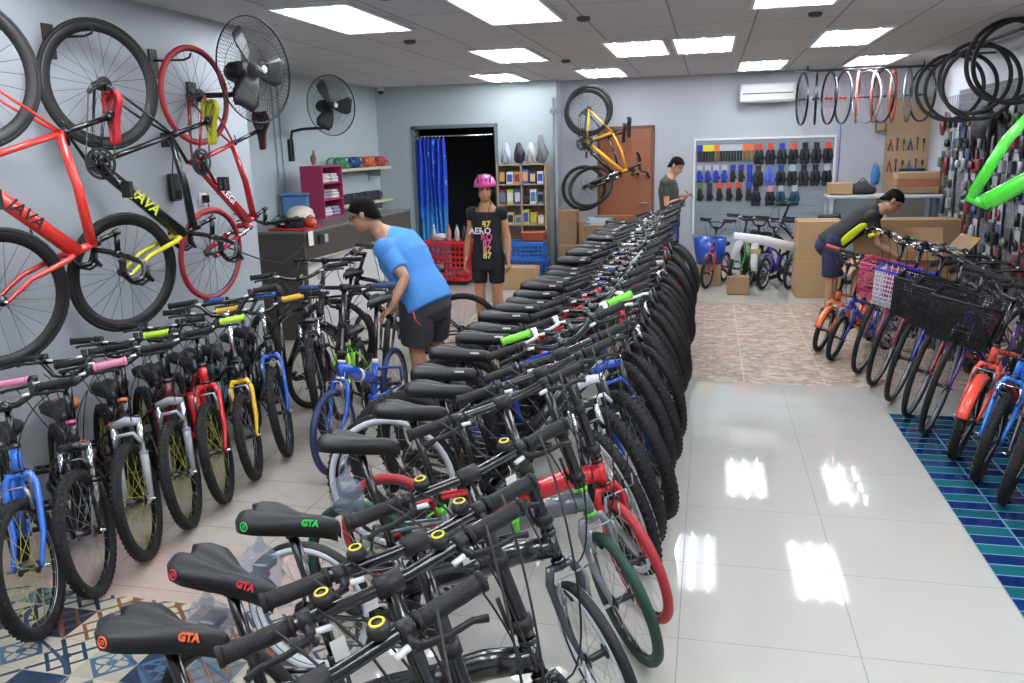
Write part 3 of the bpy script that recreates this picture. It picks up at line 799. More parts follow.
b = MB(); b.box(ox0 - .02, ox0 + .03, YBL - .015, YBL + .2, 0, oz); b.box(ox1 - .03, ox1 + .02, YBL - .015, YBL + .2, 0, oz); b.box(ox0 - .02, ox1 + .02, YBL - .015, YBL + .2, oz - .03, oz + .02); struct(b, 'trim_1', mat('door_lining_grey', '#6b777c', .5))
# brown flush door at the back
b = MB(); b.box(-1.62, -1.575, YB - .02, YB, 0, 2.1, c=.004); b.box(-.835, -.79, YB - .02, YB, 0, 2.1, c=.004); b.box(-1.62, -.79, YB - .02, YB, 2.055, 2.1, c=.004)
struct(b, 'trim_2', mat('door_frame_brown', '#6f4f3c', .5))
t = NT('brown_door_veneer', .4); x, y, z = t.xyz(); t.col(t.mix(t.noise(3, 5, t.vec(t.math('MULTIPLY', x, 12.), y, z)), '#8a5237', '#9c6244')); DOORM = t.m
b = MB(); b.box(-1.573, -.837, YB - .035, YB - .004, .01, 2.053, c=.003); d = struct(b, 'door_1', DOORM)
b = MB(); b.cyl((-.90, YB - .036, 1.0), (-.90, YB - .08, 1.0), .012, 10); b.tube([(-.90, YB - .075, 1.0), (-1.02, YB - .078, 1.0)], .009, 8); part(b, 'door_handle', CHR, d)
# surface conduits on the far left wall
for yy in (9.0, 9.14):
    b = MB(); b.box(XF, XF + .022, yy, yy + .03, 1.0, ZC, c=.002); struct(b, 'trim_%d' % (3 if yy < 9.1 else 4), mat('conduit_white', '#aab8bd', .5))
b = MB(); b.tube([(-2.20, YBL - .05, 0), (-2.20, YBL - .05, ZC - .25)], .016, 8); b.box(-2.25, -2.15, YBL - .07, YBL - .03, 2.30, 2.36); struct(b, 'trim_5', mat('conduit_grey', '#6f7880', .5))

# ------------------------------------------------------------------ ceiling lights
def light_mat():
    t = NT('fluorescent_tubes', .5)
    x, y, z = t.xyz(); b = t.b
    return t.m
EM = 58.
FT = mat('fluorescent_tube_glow', '#ffffff', .5, emit='#f3f7ff', es=EM)
TRAY = mat('louvre_reflector', '#f4f6f8', .3, emit='#eef3ff', es=2.2)
LOUV = mat('louvre_blade', '#d9dcdf', .3, .3)
def light_meshes():
    w, l = .285, .655
    fr = MB()
    for s in (-1, 1):
        fr.box(s*w - .012, s*w + .012, -l, l, -.022, 0); fr.box(-w, w, s*l - .012, s*l + .012, -.022, 0)
    tr = MB(); tr.box(-w + .012, w - .012, -l + .012, l - .012, -.004, -.001)
    tb = MB()
    for x in (-.18, 0, .18): tb.cyl((x, -l + .05, -.014), (x, l - .05, -.014), .0085, 10)
    lv = MB()
    for i in range(17):
        y = -l + .04 + i*(2*l - .08)/16; lv.box(-w + .013, w - .013, y - .0012, y + .0012, -.021, -.005)
    for x in (-.09, .09): lv.box(x - .0015, x + .0015, -l + .012, l - .012, -.022, -.005)
    return fr.mesh('frame'), tr.mesh('reflector'), tb.mesh('fluorescent_tube'), lv.mesh('louvre')
LM = light_meshes()
lights = []
row = {0: (.6, (-2.59, -1.39, .54, 1.8)), 1: (3.27, (-2.59, -1.39, .54, 1.8)), 2: (5.95, (-2.59, -1.39, .54)), 3: (8.76, (-2.03, -.73, -.09, 1.23)), 4: (11.3, (-2.76, -1.40, .59, 1.90))}  # first two rows are out of view, added to light the front
rowname = {0: 'added out of view behind the nearest saddles', 1: 'added out of view over the nearest bikes', 2: 'over the middle of the bike row', 3: 'halfway down the shop', 4: 'nearest the back wall'}
side = {4: ['leftmost', 'second from the left', 'second from the right', 'rightmost'], 3: ['leftmost', 'middle', 'rightmost']}
for r, (yy, xs) in row.items():
    for i, xx in enumerate(xs):
        L = thing('ceiling_light', 'bright louvred fluorescent ceiling light, %s of the row %s' % (side[len(xs)][i], rowname[r]), 'ceiling light', (xx, yy, ZC), 0, 'recessed fluorescent ceiling lights')
        put(LM[0], 'frame', LOUV, L); put(LM[1], 'reflector', TRAY, L); put(LM[2], 'fluorescent_tube', FT, L); put(LM[3], 'louvre', LOUV, L)
b = cached('smoke', lambda: MB().revolve([(0, 0), (.05, 0), (.055, -.012), (.045, -.028), (.02, -.034), (0, -.034)], n=16).mesh('smoke'))
for i, (xx, yy, w) in enumerate([(-2.0, 5.2, 'near the first row of lights'), (-.96, 6.6, 'above the middle of the bike row'), (-2.6, 7.3, 'left of the second row of lights'), (-1.6, 9.6, 'between two square lights'), (.75, 7.1, 'right of the bike row')]):
    o = put(b, 'sprinkler_head', mat('sprinkler_grey', '#5d5d5c', .4, .5), None, Matrix.Translation((xx, yy, ZC))); tag(o, 'small round grey ceiling sprinkler ' + w, 'sprinkler', 'ceiling sprinklers')
# security camera in the far left corner
s = thing('security_camera', 'small dark dome security camera in the far corner under the ceiling', 'camera', (XF + .14, YBL - .12, ZC - .06))
part(MB().revolve([(0, .06), (.045, .06), (.05, .03), (.05, 0), (0, 0)], n=18), 'base', WHT, s); part(MB().ell((0, 0, 0), (.048, .048, .05)), 'dome', BLK, s)
# camera + world
cam = bpy.data.cameras.new('camera'); co = bpy.data.objects.new('camera', cam); C.objects.link(co); bpy.context.scene.camera = co
xv = V(0.973487466, 0.025911, -0.227268); yv = V(0.22720785, -0.22435348, 0.94765084); zv = V(-0.0264338, -0.9741633, -0.2242925)
# columns of the camera matrix: right, up, back expressed in world axes
right = V(xv.x, yv.x, zv.x); down = V(xv.y, yv.y, zv.y); fwd = V(xv.z, yv.z, zv.z)
co.matrix_world = Matrix(((right.x, -down.x, -fwd.x, 0), (right.y, -down.y, -fwd.y, 0), (right.z, -down.z, -fwd.z, 1.8), (0, 0, 0, 1)))
cam.sensor_width = 36; cam.lens = 830/1024*36; cam.clip_start = .02
w = bpy.data.worlds.new('world'); bpy.context.scene.world = w; w.use_nodes = True
w.node_tree.nodes['Background'].inputs[0].default_value = lin('#d3d8de'); w.node_tree.nodes['Background'].inputs[1].default_value = .85
sc = bpy.context.scene
sc.view_settings.view_transform = 'Standard'; sc.view_settings.look = 'None'; sc.view_settings.gamma = 1; sc.view_settings.exposure = .40; sc.view_settings.use_curve_mapping = False
sc.cycles.use_denoising = True; sc.cycles.max_bounces = 8; sc.cycles.sample_clamp_indirect = 6; sc.cycles.transparent_max_bounces = 16
# ------------------------------------------------------------------ centre row
R_ = random.Random(3)
RED = '#b3202a'; TYRED = mat('red_tyre', '#a2242c', .55, bump=.3); TYGRN = mat('green_tyre', '#143a2c', .6, bump=.3); TYGRY = mat('grey_tyre', '#3a4048', .6, bump=.3)
BANDW = mat('white_stripe', '#d5dae0', .5)
G1 = 'folding bikes at the near end of the centre row'
gta = {.95: '#8c8c8c', 1.27: '#e8693f', 1.52: '#c4313f', 1.78: '#35c95a'}
LO = {k: mat('logo_' + v[1:], v, .5) for k, v in gta.items()}
def fold(label, y, **o):
    a = dict(group=G1, az=93, steer=46, lean=-2, rim=BLK, bells=None); a.update(o)
    return bicycle('fold', label, rear=(o.pop('rx', -1.27), y + .03), **{k: v for k, v in a.items() if k != 'rx'})
fold('black folding bike nearest the camera, its saddle cut by the bottom edge', .95, frame='#121317', tyre=TYGRY, band=BANDW, bells=(1,), tag=(-.1,))
fold('black folding bike whose saddle carries orange GTA letters', 1.25, frame='#15161a', decal=('i7', .10, mat('lime_decal', '#5fdc45', .4)), logo=('GTA', LO[1.27]), tyre=TYGRY, band=BANDW, bells=(-1, 1), tag=(-.12,), rim=ALU)
fold('folding bike with a red seat tube and red GTA letters on its saddle', 1.51, frame=RED, logo=('GTA', LO[1.52]), tyre=TYGRY, bells=(1, -1), tag=(-.12, .1), az=101, steer=36, snose=9, band=BANDW)
g = fold('black folding bike whose saddle carries green GTA letters', 1.77, frame='#101115', logo=('GTA', LO[1.78]), bells=(1, -1), tag=(.1,), decal=('i7', .07, mat('lime_decal', '#5fdc45', .4)))
fold('folding bike with a white-walled rear wheel behind the green-lettered saddle', 2.36, frame='#17181d', fork='#3a3d44', tyre=BLM, band=BANDW, rim=WHT, rx=-1.33, steer=52)
fold('grey and lime folding bike on dark green tyres', 2.72, frame='#5b6066', fork='#7c7f84', tyre=TYGRN, accent=mat('lime_paint', '#66cc3a', .3), rx=-1.28, steer=56)
fold('bright red folding bike on red tyres', 3.0, frame='#d3222c', fork='#c41f28', tyre=TYRED, decal=('FOLDING', .04, WHT), gloss=.15, rx=-1.26, steer=56)
# clear bags with pedals hanging under three of the near saddles
def bag(label, x, y, z):
    t = thing('plastic_bag', label, 'plastic bag', (x, y, z), group='clear bags hung under the near saddles')
    rnd = random.Random(int(x*100) + int(y*1000)); b = MB(); b.ell((0, 0, 0), (.062, .045, .07), nu=18, nv=12)
    b.v = [(v[0]*(1 + rnd.uniform(-.2, .2)), v[1]*(1 + rnd.uniform(-.2, .2)), v[2]*(1 + rnd.uniform(-.12, .12))) for v in b.v]
    b.tube([(0, 0, .06), (.005, 0, .10), (0, .004, .14)], [.02, .006, .004], 6); part(b, 'bag', CLEAR, t)
    b = MB(); b.box(-.04, .01, -.03, .03, -.035, -.015, c=.004); b.box(-.01, .035, -.03, .03, .005, .03, c=.004); b.tube([(0, 0, -.02), (.03, .01, -.06)], .008, 8); part(b, 'pedal', BLK, t)
bag('clear bag of loose pedals under the plain black saddle', -1.14, 2.36, .70)
bag('clear bag of loose pedals under the green-lettered saddle', -1.17, 1.86, .70)
bag('clear bag of loose pedals under the red-lettered saddle', -1.15, 1.58, .70)
# the long run of mountain bikes
cols = [('#0f1013', 'black'), ('#17181c', 'charcoal'), ('#a51e28', 'red'), ('#0e0f12', 'glossy black'), ('#1f3fa8', 'royal blue'), ('#15161a', 'dark grey'), ('#c8ccd0', 'silver'), ('#101114', 'matt black')]
styles = [
 ('#15161a', '#15161a', 'black mountain bike with a green-striped saddle'), ('#101215', '#e3e5e8', 'black mountain bike with white brake levers and lime grips'),
 ('#18191d', '#1d4fb8', 'black mountain bike with a blue fork'), ('#101114', '#101114', 'plain black mountain bike'), ('#1f3fa8', '#101114', 'royal blue mountain bike with a black fork'),
 ('#121317', '#b3202a', 'black mountain bike with a red fork'), ('#17181c', '#17181c', 'charcoal mountain bike'), ('#c22630', '#15161a', 'mountain bike with a bright red frame'),
 ('#101114', '#c9ccd0', 'black mountain bike with a silver fork')]
ys = [3.34, 3.62, 3.88, 4.14, 4.42]
while ys[-1] < 10.2: ys.append(ys[-1] + .262)
LIME = mat('lime_grip', '#79d23c', .6); WLEV = mat('white_lever', '#e6e6e6', .4)
for i, y in enumerate(ys):
    st = styles[i % len(styles)] if i < 3 else styles[[3, 4, 7, 7, 3, 5, 8, 4, 7, 6][(i*7 + i//4) % 10]]
    lab = '%s, %s bike behind the red folder' % (st[2], ORD[i])
    o = {}
    if i == 0: o = dict(saddle=SAD, rimm=WHT, band=BANDW)
    if i == 1: o = dict(lever=WLEV, grip=LIME)
    if i == 2: o = dict(lever=WLEV)
    far = i > 9
    bicycle('fat' if i % 3 else 'mtb', lab, rear=(-1.365 + R_.uniform(-.03, .03), y), az=90 + R_.uniform(-2, 2), steer=60 + R_.uniform(-4, 4), lean=-2.5 + R_.uniform(-1, 1),
            frame=st[0], fork=st[1] if i % 2 == 0 or i < 3 else None, group='mountain bikes parked side by side in the centre row', far=far, kick=False, rim=BLK, spk=SPB if i % 2 else SPK,
            nsp=20 if not far else 12, tag=(-.05,) if i % 3 == 0 else None, snose=R_.uniform(-3, 2), bar=ALU if i in (9, 14, 19, 23) else BLK, decal=None, ss=1.06, stanchion=STL if i % 3 else CHR, lift=R_.uniform(-.02, .02), strip=1,
            logo=None, **{k: v for k, v in o.items() if k not in ('rimm',)})
# ------------------------------------------------------------------ left row of children's bikes
G2 = "children's bikes along the left wall"
YEL = mat('yellow_grip', '#e8b53a', .6); PNK = mat('pink_grip', '#e08aa8', .6); BLUG = mat('blue_grip', '#2a62b0', .6); NEON = mat('neon_grip', '#b5e03a', .6)
SPY = mat('yellow_spoke', '#b9b845', .5); SPO = mat('orange_spoke', '#c8673a', .5); RIMY = paint('#e2c22b'); RIMB = paint('#1f55a8')
LR = [
 ('kids', 'bright blue kids bike with silver rims, cut by the left edge', (-2.46, 2.43), dict(frame='#2f6fd0', rim=ALU, spk=SPY)),
 ('kids', 'black and pink kids bike with pink grips beside the bright blue one', (-2.46, 2.74), dict(frame='#17171a', fork='#151518', accent=mat('pink_accent', '#d0418f', .4), grip=PNK, rim=BLK, susp=1)),
 ('kids', 'black kids bike with silver fork crown and orange frame decal, third in the left row', (-2.46, 3.07), dict(frame='#1b1b1e', fork='#9a9da2', susp=1, rim=BLK, spk=SPY, accent=mat('orange_accent', '#d9683a', .4))),
 ('kids', 'dark kids bike with red frame decals left of the all-red bike', (-2.46, 3.40), dict(frame='#5a1820', fork='#8f9298', susp=1, rim=BLK, spk=SPY)),
 ('kids', 'all-red kids bike with red fork and neon green grips', (-2.46, 3.71), dict(frame='#cf2028', rim=BLK, spk=SPY, grip=NEON)),
 ('bmx', 'yellow kids bike with yellow fork and yellow rims', (-2.46, 4.03), dict(frame='#1d1e20', fork='#f0c419', rim=RIMY, stem=CHR)),
 ('kids', 'blue kids bike with blue fork, blue rims and yellow grips', (-2.46, 4.40), dict(frame='#202226', fork='#2762c8', rim=RIMB, grip=YEL, stem=CHR)),
 ('mtb', 'black mountain bike at the far end of the left row', (-2.40, 4.78), dict(frame='#17181b', fork='#17181b', rim=BLK, grip=GRIP, lean=-3)),
]
for kd, lab, p, o in LR:
    a = dict(az=131, steer=28, lean=-1, group=G2); a.update(o)
    bicycle(kd, lab, front=(p[0] - .05, p[1]), **a)
LR2 = [
 ('small', 'small orange kids bike against the wall behind the black and pink one', (-2.98, 3.22), dict(frame='#c8622e', rim=BLK, saddle=mat('saddle_orange', '#c96a2c', .5))),
 ('small', 'small dark kids bike against the wall with high black bars', (-2.98, 3.62), dict(frame='#2a2b2f', rim=BLK)),
 ('small', 'small maroon kids bike against the wall behind the red one', (-2.98, 4.0), dict(frame='#6a1f2a', rim=BLK)),
 ('small', 'small teal kids bike against the wall behind the yellow one', (-2.98, 4.42), dict(frame='#2f7f86', rim=BLK)),
 ('small', 'small black kids bike against the wall with blue grips', (-2.98, 4.86), dict(frame='#222327', rim=BLK, grip=BLUG)),
]
for kd, lab, p, o in LR2:
    a = dict(az=134, steer=10, lean=-3, group="small children's bikes behind the left row", kick=False); a.update(o)
    bicycle(kd, lab, front=p, **a)
# ------------------------------------------------------------------ bikes by the counter
bicycle('fold', 'bright blue folding bike held by the man in the blue T-shirt', front=(-2.05, 4.16), az=178, steer=6, lean=1, frame='#1d56c4', fork='#1c4fb0', accent=WHT, rim=ALU, group='folding bikes by the counter', tyre=mat('navy_tyre', '#1b2c52', .6), grip=mat('navy_grip', '#233a66', .6), gloss=.15)
bicycle('small', 'lime green kids bike behind the blue folding bike', front=(-2.44, 5.1), az=168, steer=8, lean=2, frame='#9fe02c', rim=BLK, group='folding bikes by the counter')
bicycle('fold', 'black folding bike nearest the counter front', front=(-2.80, 5.35), az=178, steer=15, lean=-2, frame='#141518', rim=BLK, group='folding bikes by the counter')
bicycle('fold', 'black folding bike behind the lime green kids bike', front=(-2.55, 6.15), az=175, steer=-15, lean=-2, frame='#1d1e22', rim=BLK, group='folding bikes by the counter')
bicycle('mtb', 'black mountain bike behind the man in the blue T-shirt', rear=(-2.0, 6.55), az=250, steer=10, lean=-3, frame='#131417', rim=BLK, group='folding bikes by the counter')
# ------------------------------------------------------------------ right row
G3 = 'bikes along the right wall'
BASK = mat('basket_black', '#141418', .6)
RR = [
 ('small', 'small orange and red kids bike at the far end of the right row', (.98, 7.55), dict(frame='#d9622c', fork='#e0662b', rim=BLK, grip=mat('red_orange_grip', '#c8402f', .6), guard=paint('#e0662b'))),
 ('small', 'small blue kids bike second from the far end of the right row', (1.05, 7.25), dict(frame='#2543a8', rim=BLK)),
 ('city', 'city bike with a pink basket and silver swept bars', (1.22, 6.85), dict(frame='#c23a6c', rim=ALU, bar=CHR, basket=(mat('basket_pink', '#cf3f70', .5), mat('basket_pink', '#cf3f70', .5)), grip=PNK)),
 ('city', 'city bike with a white and blue basket', (1.27, 6.50), dict(frame='#8c1f3f', rim=ALU, bar=CHR, basket=(mat('basket_white', '#dfe3ee', .5), mat('basket_blue', '#2038b8', .5)), guard=None)),
 ('city', 'blue city bike with a black basket beside the white and blue basket', (1.32, 6.10), dict(frame='#1c46c0', rim=ALU, basket=(BASK, BASK))),
 ('city', 'red city bike with a black basket', (1.36, 5.76), dict(frame='#a31e22', rim=ALU, basket=(BASK, BASK))),
 ('city', 'purple city bike with rainbow-striped grips', (1.39, 5.42), dict(frame='#5a2a78', rim=ALU, basket=(BASK, BASK), grip=mat('rainbow_grip', '#d8a13a', .6))),
 ('bmx', 'kids bike with an orange-red front mudguard', (1.43, 4.98), dict(frame='#d94530', fork='#f0503c', rim=BLK, guard=paint('#f0503c'))),
 ('bmx', 'kids bike with a bright blue fork in the right row', (1.46, 4.66), dict(frame='#1e66c8', fork='#2277dd', rim=BLK, brk=CHR)),
 ('bmx', 'black kids bike with green tyre lettering in the right row', (1.50, 4.36), dict(frame='#26282c', rim=BLK, fork='#18181a')),
 ('kids', 'bright green kids bike cut by the right edge', (1.62, 4.02), dict(frame='#2db53a', fork='#35cc40', rim=ALU)),
 ('kids', 'dark kids bike in the right bottom corner of the row', (1.72, 3.66), dict(frame='#28292d', rim=BLK)),
]
for kd, lab, p, o in RR:
    a = dict(az=230, steer=-25, lean=-4, group=G3); a.update(o)
    bicycle(kd, lab, front=p, **a)
# ------------------------------------------------------------------ road bikes hung upright on the left wall (front wheel down, drive side to the room)
def hung(label, fy, fz, frame, fork, kind='road', swing=20., hx=-3.27, **o):
    # local +x (forward) -> world -z, local +z (up) -> world +y, local +y (left) -> world -x
    Rm = Matrix(((0, -1, 0), (0, 0, 1), (-1, 0, 0))).to_4x4()
    Rm = Matrix.Rotation(math.radians(-swing), 4, 'Z') @ Rm
    g = GEO[kind]; loc = V(hx, fy, fz) - Rm @ V(g['wb']/2, 0, g['R'])
    return bicycle(kind, label, M=Matrix.Translation(loc) @ Rm, frame=frame, fork=fork, group='bikes hung on the left wall', spk=SPB, nocable=True, kick=False, **o)
NEONY = mat('neon_decal', '#d8e02c', .4); WD = mat('white_decal', '#e8e8ea', .4)
hung('red road bike with black JAVA lettering hung at the left edge of the wall', 3.23, 1.17, '#d8352c', '#c9332c', steer=-8, tyre=RUB, rim=BLM, deep=1, decal=('JAVA', .085, mat('black_decal', '#1a1214', .4)), saddle=mat('saddle_red_white', '#a8202a', .4))
hung('black and yellow road bike with JAVA lettering and deep black wheels', 4.12, 1.17, '#16191d', '#d5d02a', steer=-8, rim=BLM, deep=1, decal=('JAVA', .085, NEONY), saddle=mat('saddle_yellow_blue', '#a8a51e', .4))
hung('dark red mountain bike hung next to the nearer wall fan', 5.0, 1.17, '#b01f2a', '#9a1c26', kind='hybrid', swing=8, steer=-5, rim=STL, tyre=TYRED, decal=('ELEGI', .07, WD), saddle=mat('saddle_black_red', '#3a1216', .4))
for fy, fz in ((3.23, 1.21), (4.12, 1.21), (5.0, 1.17)):
    b = MB(); zz = fz + .98; b.box(-3.5, -3.485, fy - .12, fy - .04, zz + .16, zz + .34, c=.003)
    b.tube([(-3.485, fy - .08, zz + .27), (-3.30, fy - .04, zz + .27), (-3.26, fy - .03, zz + .285), (-3.25, fy - .03, zz + .31)], .007, 8)
    b = part(b, 'wall_hook', BLM); tag(b, 'black wall hook holding the %s' % {3.23: 'red road bike at the left edge', 4.12: 'black and yellow road bike', 5.0: 'dark red bike by the fan'}[fy], 'hook', 'bike wall hooks')
# ------------------------------------------------------------------ yellow bikes hung by the back door
def hungb(kind, label, x, y, fz, **o):
    tilt = o.pop('tilt')
    # seen from the side, rear wheel up: forward -> -z (tilted), up -> +x, left -> +y
    Rm = Matrix(((0, 0, 1), (0, 1, 0), (-1, 0, 0))).to_4x4(); Rm = Matrix.Rotation(tilt, 4, 'Y') @ Rm
    g = GEO[kind]; loc = V(x, y, fz) - Rm @ V(g['wb']/2, 0, g['R'])
    return bicycle(kind, label, M=Matrix.Translation(loc) @ Rm, group='bikes hung beside the back door', kick=False, nocable=True, **o)
hungb('mtb', 'yellow mountain bike hung beside the back door, nearer one', -1.62, 11.75, 1.27, frame='#e8a81e', rim=BLK, spk=SPB, tilt=-.02, steer=35)
hungb('mtb', 'black mountain bike hung behind the yellow one', -1.78, 12.15, 1.24, frame='#1a1b1e', rim=BLK, spk=SPB, tilt=.05, steer=10)
# small bikes along the back wall
BK = [
 ('kids', 'green-tyred kids bike with a lime chainguard by the back wall', (.34, 10.75), 200, dict(frame='#3fae35', rim=paint('#3fae35'), guard=None)),
 ('small', 'purple kids bike by the back wall', (.68, 10.85), 205, dict(frame='#5a3aa0', rim=WHT)),
 ('small', 'dark kids bike next to the tall carton', (1.0, 10.9), 205, dict(frame='#25262a', rim=WHT)),
 ('small', 'pale kids bike behind the white wrapped frame', (.52, 11.1), 200, dict(frame='#7d8a94', rim=ALU)),
 ('mtb', 'black folding-bar mountain bike standing behind the small bikes', (.75, 11.6), 285, dict(frame='#1c1d20', rim=BLK)),
 ('small', 'red kids bike at the far end of the centre row', (-.02, 10.85), 200, dict(frame='#c22630', rim=paint('#c98a90'))),
]
for kd, lab, p, az, o in BK:
    bicycle(kd, lab, front=p, az=az, steer=0, lean=-3, group='bikes along the back wall', **o)
# bright green bare frame, nose down to the left, slung from the ceiling above the right row
hb = thing('bicycle_frame', 'bright green bare bike frame slung above the bikes at the right edge', 'bike frame')
_g = keypts(GEO['fat']); _R = Matrix.Rotation(math.radians(180 - 8), 4, 'Z') @ Matrix.Rotation(math.radians(82), 4, 'Y')
hb.matrix_basis = Matrix.Translation(V(1.21, 4.1, 1.50) - _R @ _g['HB']) @ _R
put(frame_mesh('fat'), 'frame', [paint('#4fd83a', .2), BLK], hb)
_t = hb.matrix_basis @ (_g['ST'] + (_g['BB'] - _g['ST'])*.3); _t2 = hb.matrix_basis @ _g['BB']
b = MB(); b.tube([_t + V(0, 0, -.02), _t + V(0, .03, .05), V(_t.x, _t.y + .02, ZC)], .006, 6); b.tube([_t2 + V(0, 0, -.02), _t2 + V(0, .03, .05), V(_t2.x, _t2.y + .02, ZC)], .006, 6)
tag(part(b, 'ceiling_strap', BLM), 'two thin black straps holding the bright green frame from the ceiling', 'strap')
# ------------------------------------------------------------------ wall fans
def fan(label, c, az, wallpt, pole=False, R=.33):
    t = thing('wall_fan', label, 'fan', c, group='black wall fans')
    a = math.radians(az); nrm = V(math.sin(a), math.cos(a), 0)
    Rz = nrm.to_track_quat('Z', 'Y').to_matrix().to_4x4()
    wire = mat('fan_cage_black', '#1a1b1d', .4, .4)
    b = MB()
    for i in range(72):
        q = 2*PI*i/72; d = V(math.cos(q), math.sin(q), 0)
        b.tube([d*.05 + V(0, 0, .085), d*.18 + V(0, 0, .080), d*.29 + V(0, 0, .055), d*R], .0013, 3, cap=False)
        b.tube([d*R, d*.29 + V(0, 0, -.055), d*.16 + V(0, 0, -.075), d*.06 + V(0, 0, -.075)], .0013, 3, cap=False)
    for r, z in ((R, 0), (R + .002, .006), (.20, .078), (.20, -.07), (.05, .085)): b.torus((0, 0, z), (0, 0, 1), r, .0045 if r > .3 else .0018, 40, 5)
    part(b, 'cage', wire, t, M=Rz)
    b = MB()
    for i in range(3):
        q = 2*PI*i/3; rs = []
        for r, w, tw in ((.045, .04, .5), (.12, .075, .42), (.22, .10, .34), (.285, .075, .30)):
            pts = []
            for k in range(8):
                u = 2*PI*k/8; p = V(r, w*math.cos(u), .003*math.sin(u)); p = Matrix.Rotation(tw, 3, 'X') @ p; pts.append(Matrix.Rotation(q, 3, 'Z') @ p)
            rs.append(pts)
        b.rings(rs)
    b.revolve([(0, .035), (.03, .033), (.045, .01), (.045, -.03), (0, -.03)], n=20)
    part(b, 'blade', mat('fan_blade_grey', '#26282c', .45), t, M=Rz)
    part(MB().revolve([(0, .092), (.022, .091), (.027, .086), (.027, .082), (0, .082)], n=24), 'badge', WHT, t, M=Rz)
    b = MB(); b.revolve([(0, -.24), (.05, -.235), (.068, -.20), (.07, -.10), (.055, -.075), (0, -.075)], n=20); part(b, 'motor', BLM, t, M=Rz)
    b = MB(); mo = Rz @ V(0, 0, -.16); wp = Vector(wallpt) - Vector(c)
    if pole:
        b.tube([mo + V(0, 0, -.02), mo + V(0, 0, -.22), mo + V(0, 0, -.24) - nrm*.05], [.022, .018, .016], 10)
        e = mo + V(0, 0, -.24); k = V(wp.x, wp.y, 0)
        pts = [e, e.lerp(V(wp.x, wp.y, e.z), .6), V(wp.x + .05, wp.y, e.z - .02), V(wp.x + .03, wp.y, e.z - .10), V(wp.x + .03, wp.y, wp.z)]
        b.tube(pts, .017, 10); b.box(wp.x, wp.x + .035, wp.y - .05, wp.y + .05, wp.z - .06, wp.z + .2, c=.005)
    else:
        b.tube([mo, mo + V(0, 0, -.16)], [.03, .022], 10); b.box(mo.x - .03, mo.x + .04, mo.y - .035, mo.y + .035, mo.z - .22, mo.z - .10, c=.01)
        b.tube([mo + V(0, 0, -.15), V(wp.x, wp.y, mo.z - .15)], .018, 10); b.box(wp.x, wp.x + .02, wp.y - .05, wp.y + .05, mo.z - .22, mo.z - .06, c=.003)
    part(b, 'wall_bracket', BLM, t)
    part(MB().box(-.006, .006, -.03, .03, -.045, .045, c=.003), 'control_panel', PAPER, t, M=Matrix.Translation(mo + V(.05, 0, -.14)))
    return t
fan('large black wall fan, the nearer one, above the dark red hung bike', (-3.02, 5.34, 2.375), 103, (-3.5, 5.30, 2.1), R=.345)
fan('black wall fan on a curved pole above the magenta shelf', (-4.20, 9.05, 2.35), 118, (XF, 9.35, 1.80), True)
# sockets on the near wall
def socket(label, y, z):
    t = thing('wall_socket', label, 'socket', (XL, y, z), group='sockets on the left wall')
    part(MB().box(0, .010, -.045, .045, -.045, .045, c=.003), 'face_plate', WHT, t)
    b = MB().box(.010, .05, -.02, .02, -.025, .03, c=.005); pts = [V(.04, 0, -.02), V(.06, .01, -.12), V(.02, .02, -.25), V(.03, -.02, -.38)]; b.tube(pts, .004, 6); part(b, 'plug', BLK, t)
socket('white wall socket with a black plug beside the dark red hung bike', 5.30, 1.52)
t = thing('power_adapter', 'black power adapter hanging on the wall between the hung bikes', 'adapter', (XL, 4.95, 1.62)); part(MB().box(.01, .06, -.05, .05, -.09, .09, c=.012), 'body', BLK, t)
part(MB().box(.06, .063, -.03, .03, -.02, .05, c=.001), 'face_plate', STL, t); part(MB().tube([(.03, 0, .09), (.03, .03, .2), (.005, .06, .28)], .004, 6), 'cable', BLM, t)
# ------------------------------------------------------------------ counter
CW = NT('dark_wenge_laminate', .45); x, y, z = CW.xyz(); CW.col(CW.mix(CW.noise(4, 5, CW.vec(CW.math('MULTIPLY', x, 14.), CW.math('MULTIPLY', y, 14.), z)), '#3c3632', '#4a443f')); WENGE = CW.m
t = thing('sales_counter', 'dark wood sales counter with white lower panels beside the left wall', 'counter', (-3.82, 7.4, 0))
part(MB().box(-.99, 0, 0, .03, 0, 1.06, c=.003), 'side_panel', WENGE, t)
part(MB().box(-.03, 0, .03, 3.0, .80, 1.06, c=.003), 'front_apron', WENGE, t)
part(MB().box(-1.0, .01, -.01, 3.02, 1.06, 1.085, c=.004), 'worktop', mat('counter_top_taupe', '#6c6662', .35), t)
part(MB().box(-.10, -.07, .03, 3.0, 0, .80, c=.003), 'lower_panel', mat('counter_white_panel', '#c9c9c8', .5), t)
for k in range(3):
    part(MB().box(-.068, -.062, .35 + k*.9, .43 + k*.9, .56, .64, c=.002), 'socket_plate', mat('grey_plate', '#9a9a9c', .5), t)
part(MB().box(-.06, .012, .0, .9, .775, .80, c=.003), 'shelf_edge', mat('beige_edge', '#b3aa9d', .5), t)
CTOP = 1.085
# blue storage box
t = thing('storage_box', 'blue translucent plastic storage box on the counter by the wall', 'storage box', (-4.68, 9.05, CTOP))
BL = mat('blue_plastic', '#5f8fc9', .35); part(MB().box(-.17, .17, -.14, .14, 0, .27, c=.02), 'body', BL, t); part(MB().box(-.185, .185, -.155, .155, .27, .30, c=.01), 'lid', mat('blue_plastic_lid', '#6d9bd2', .35), t)
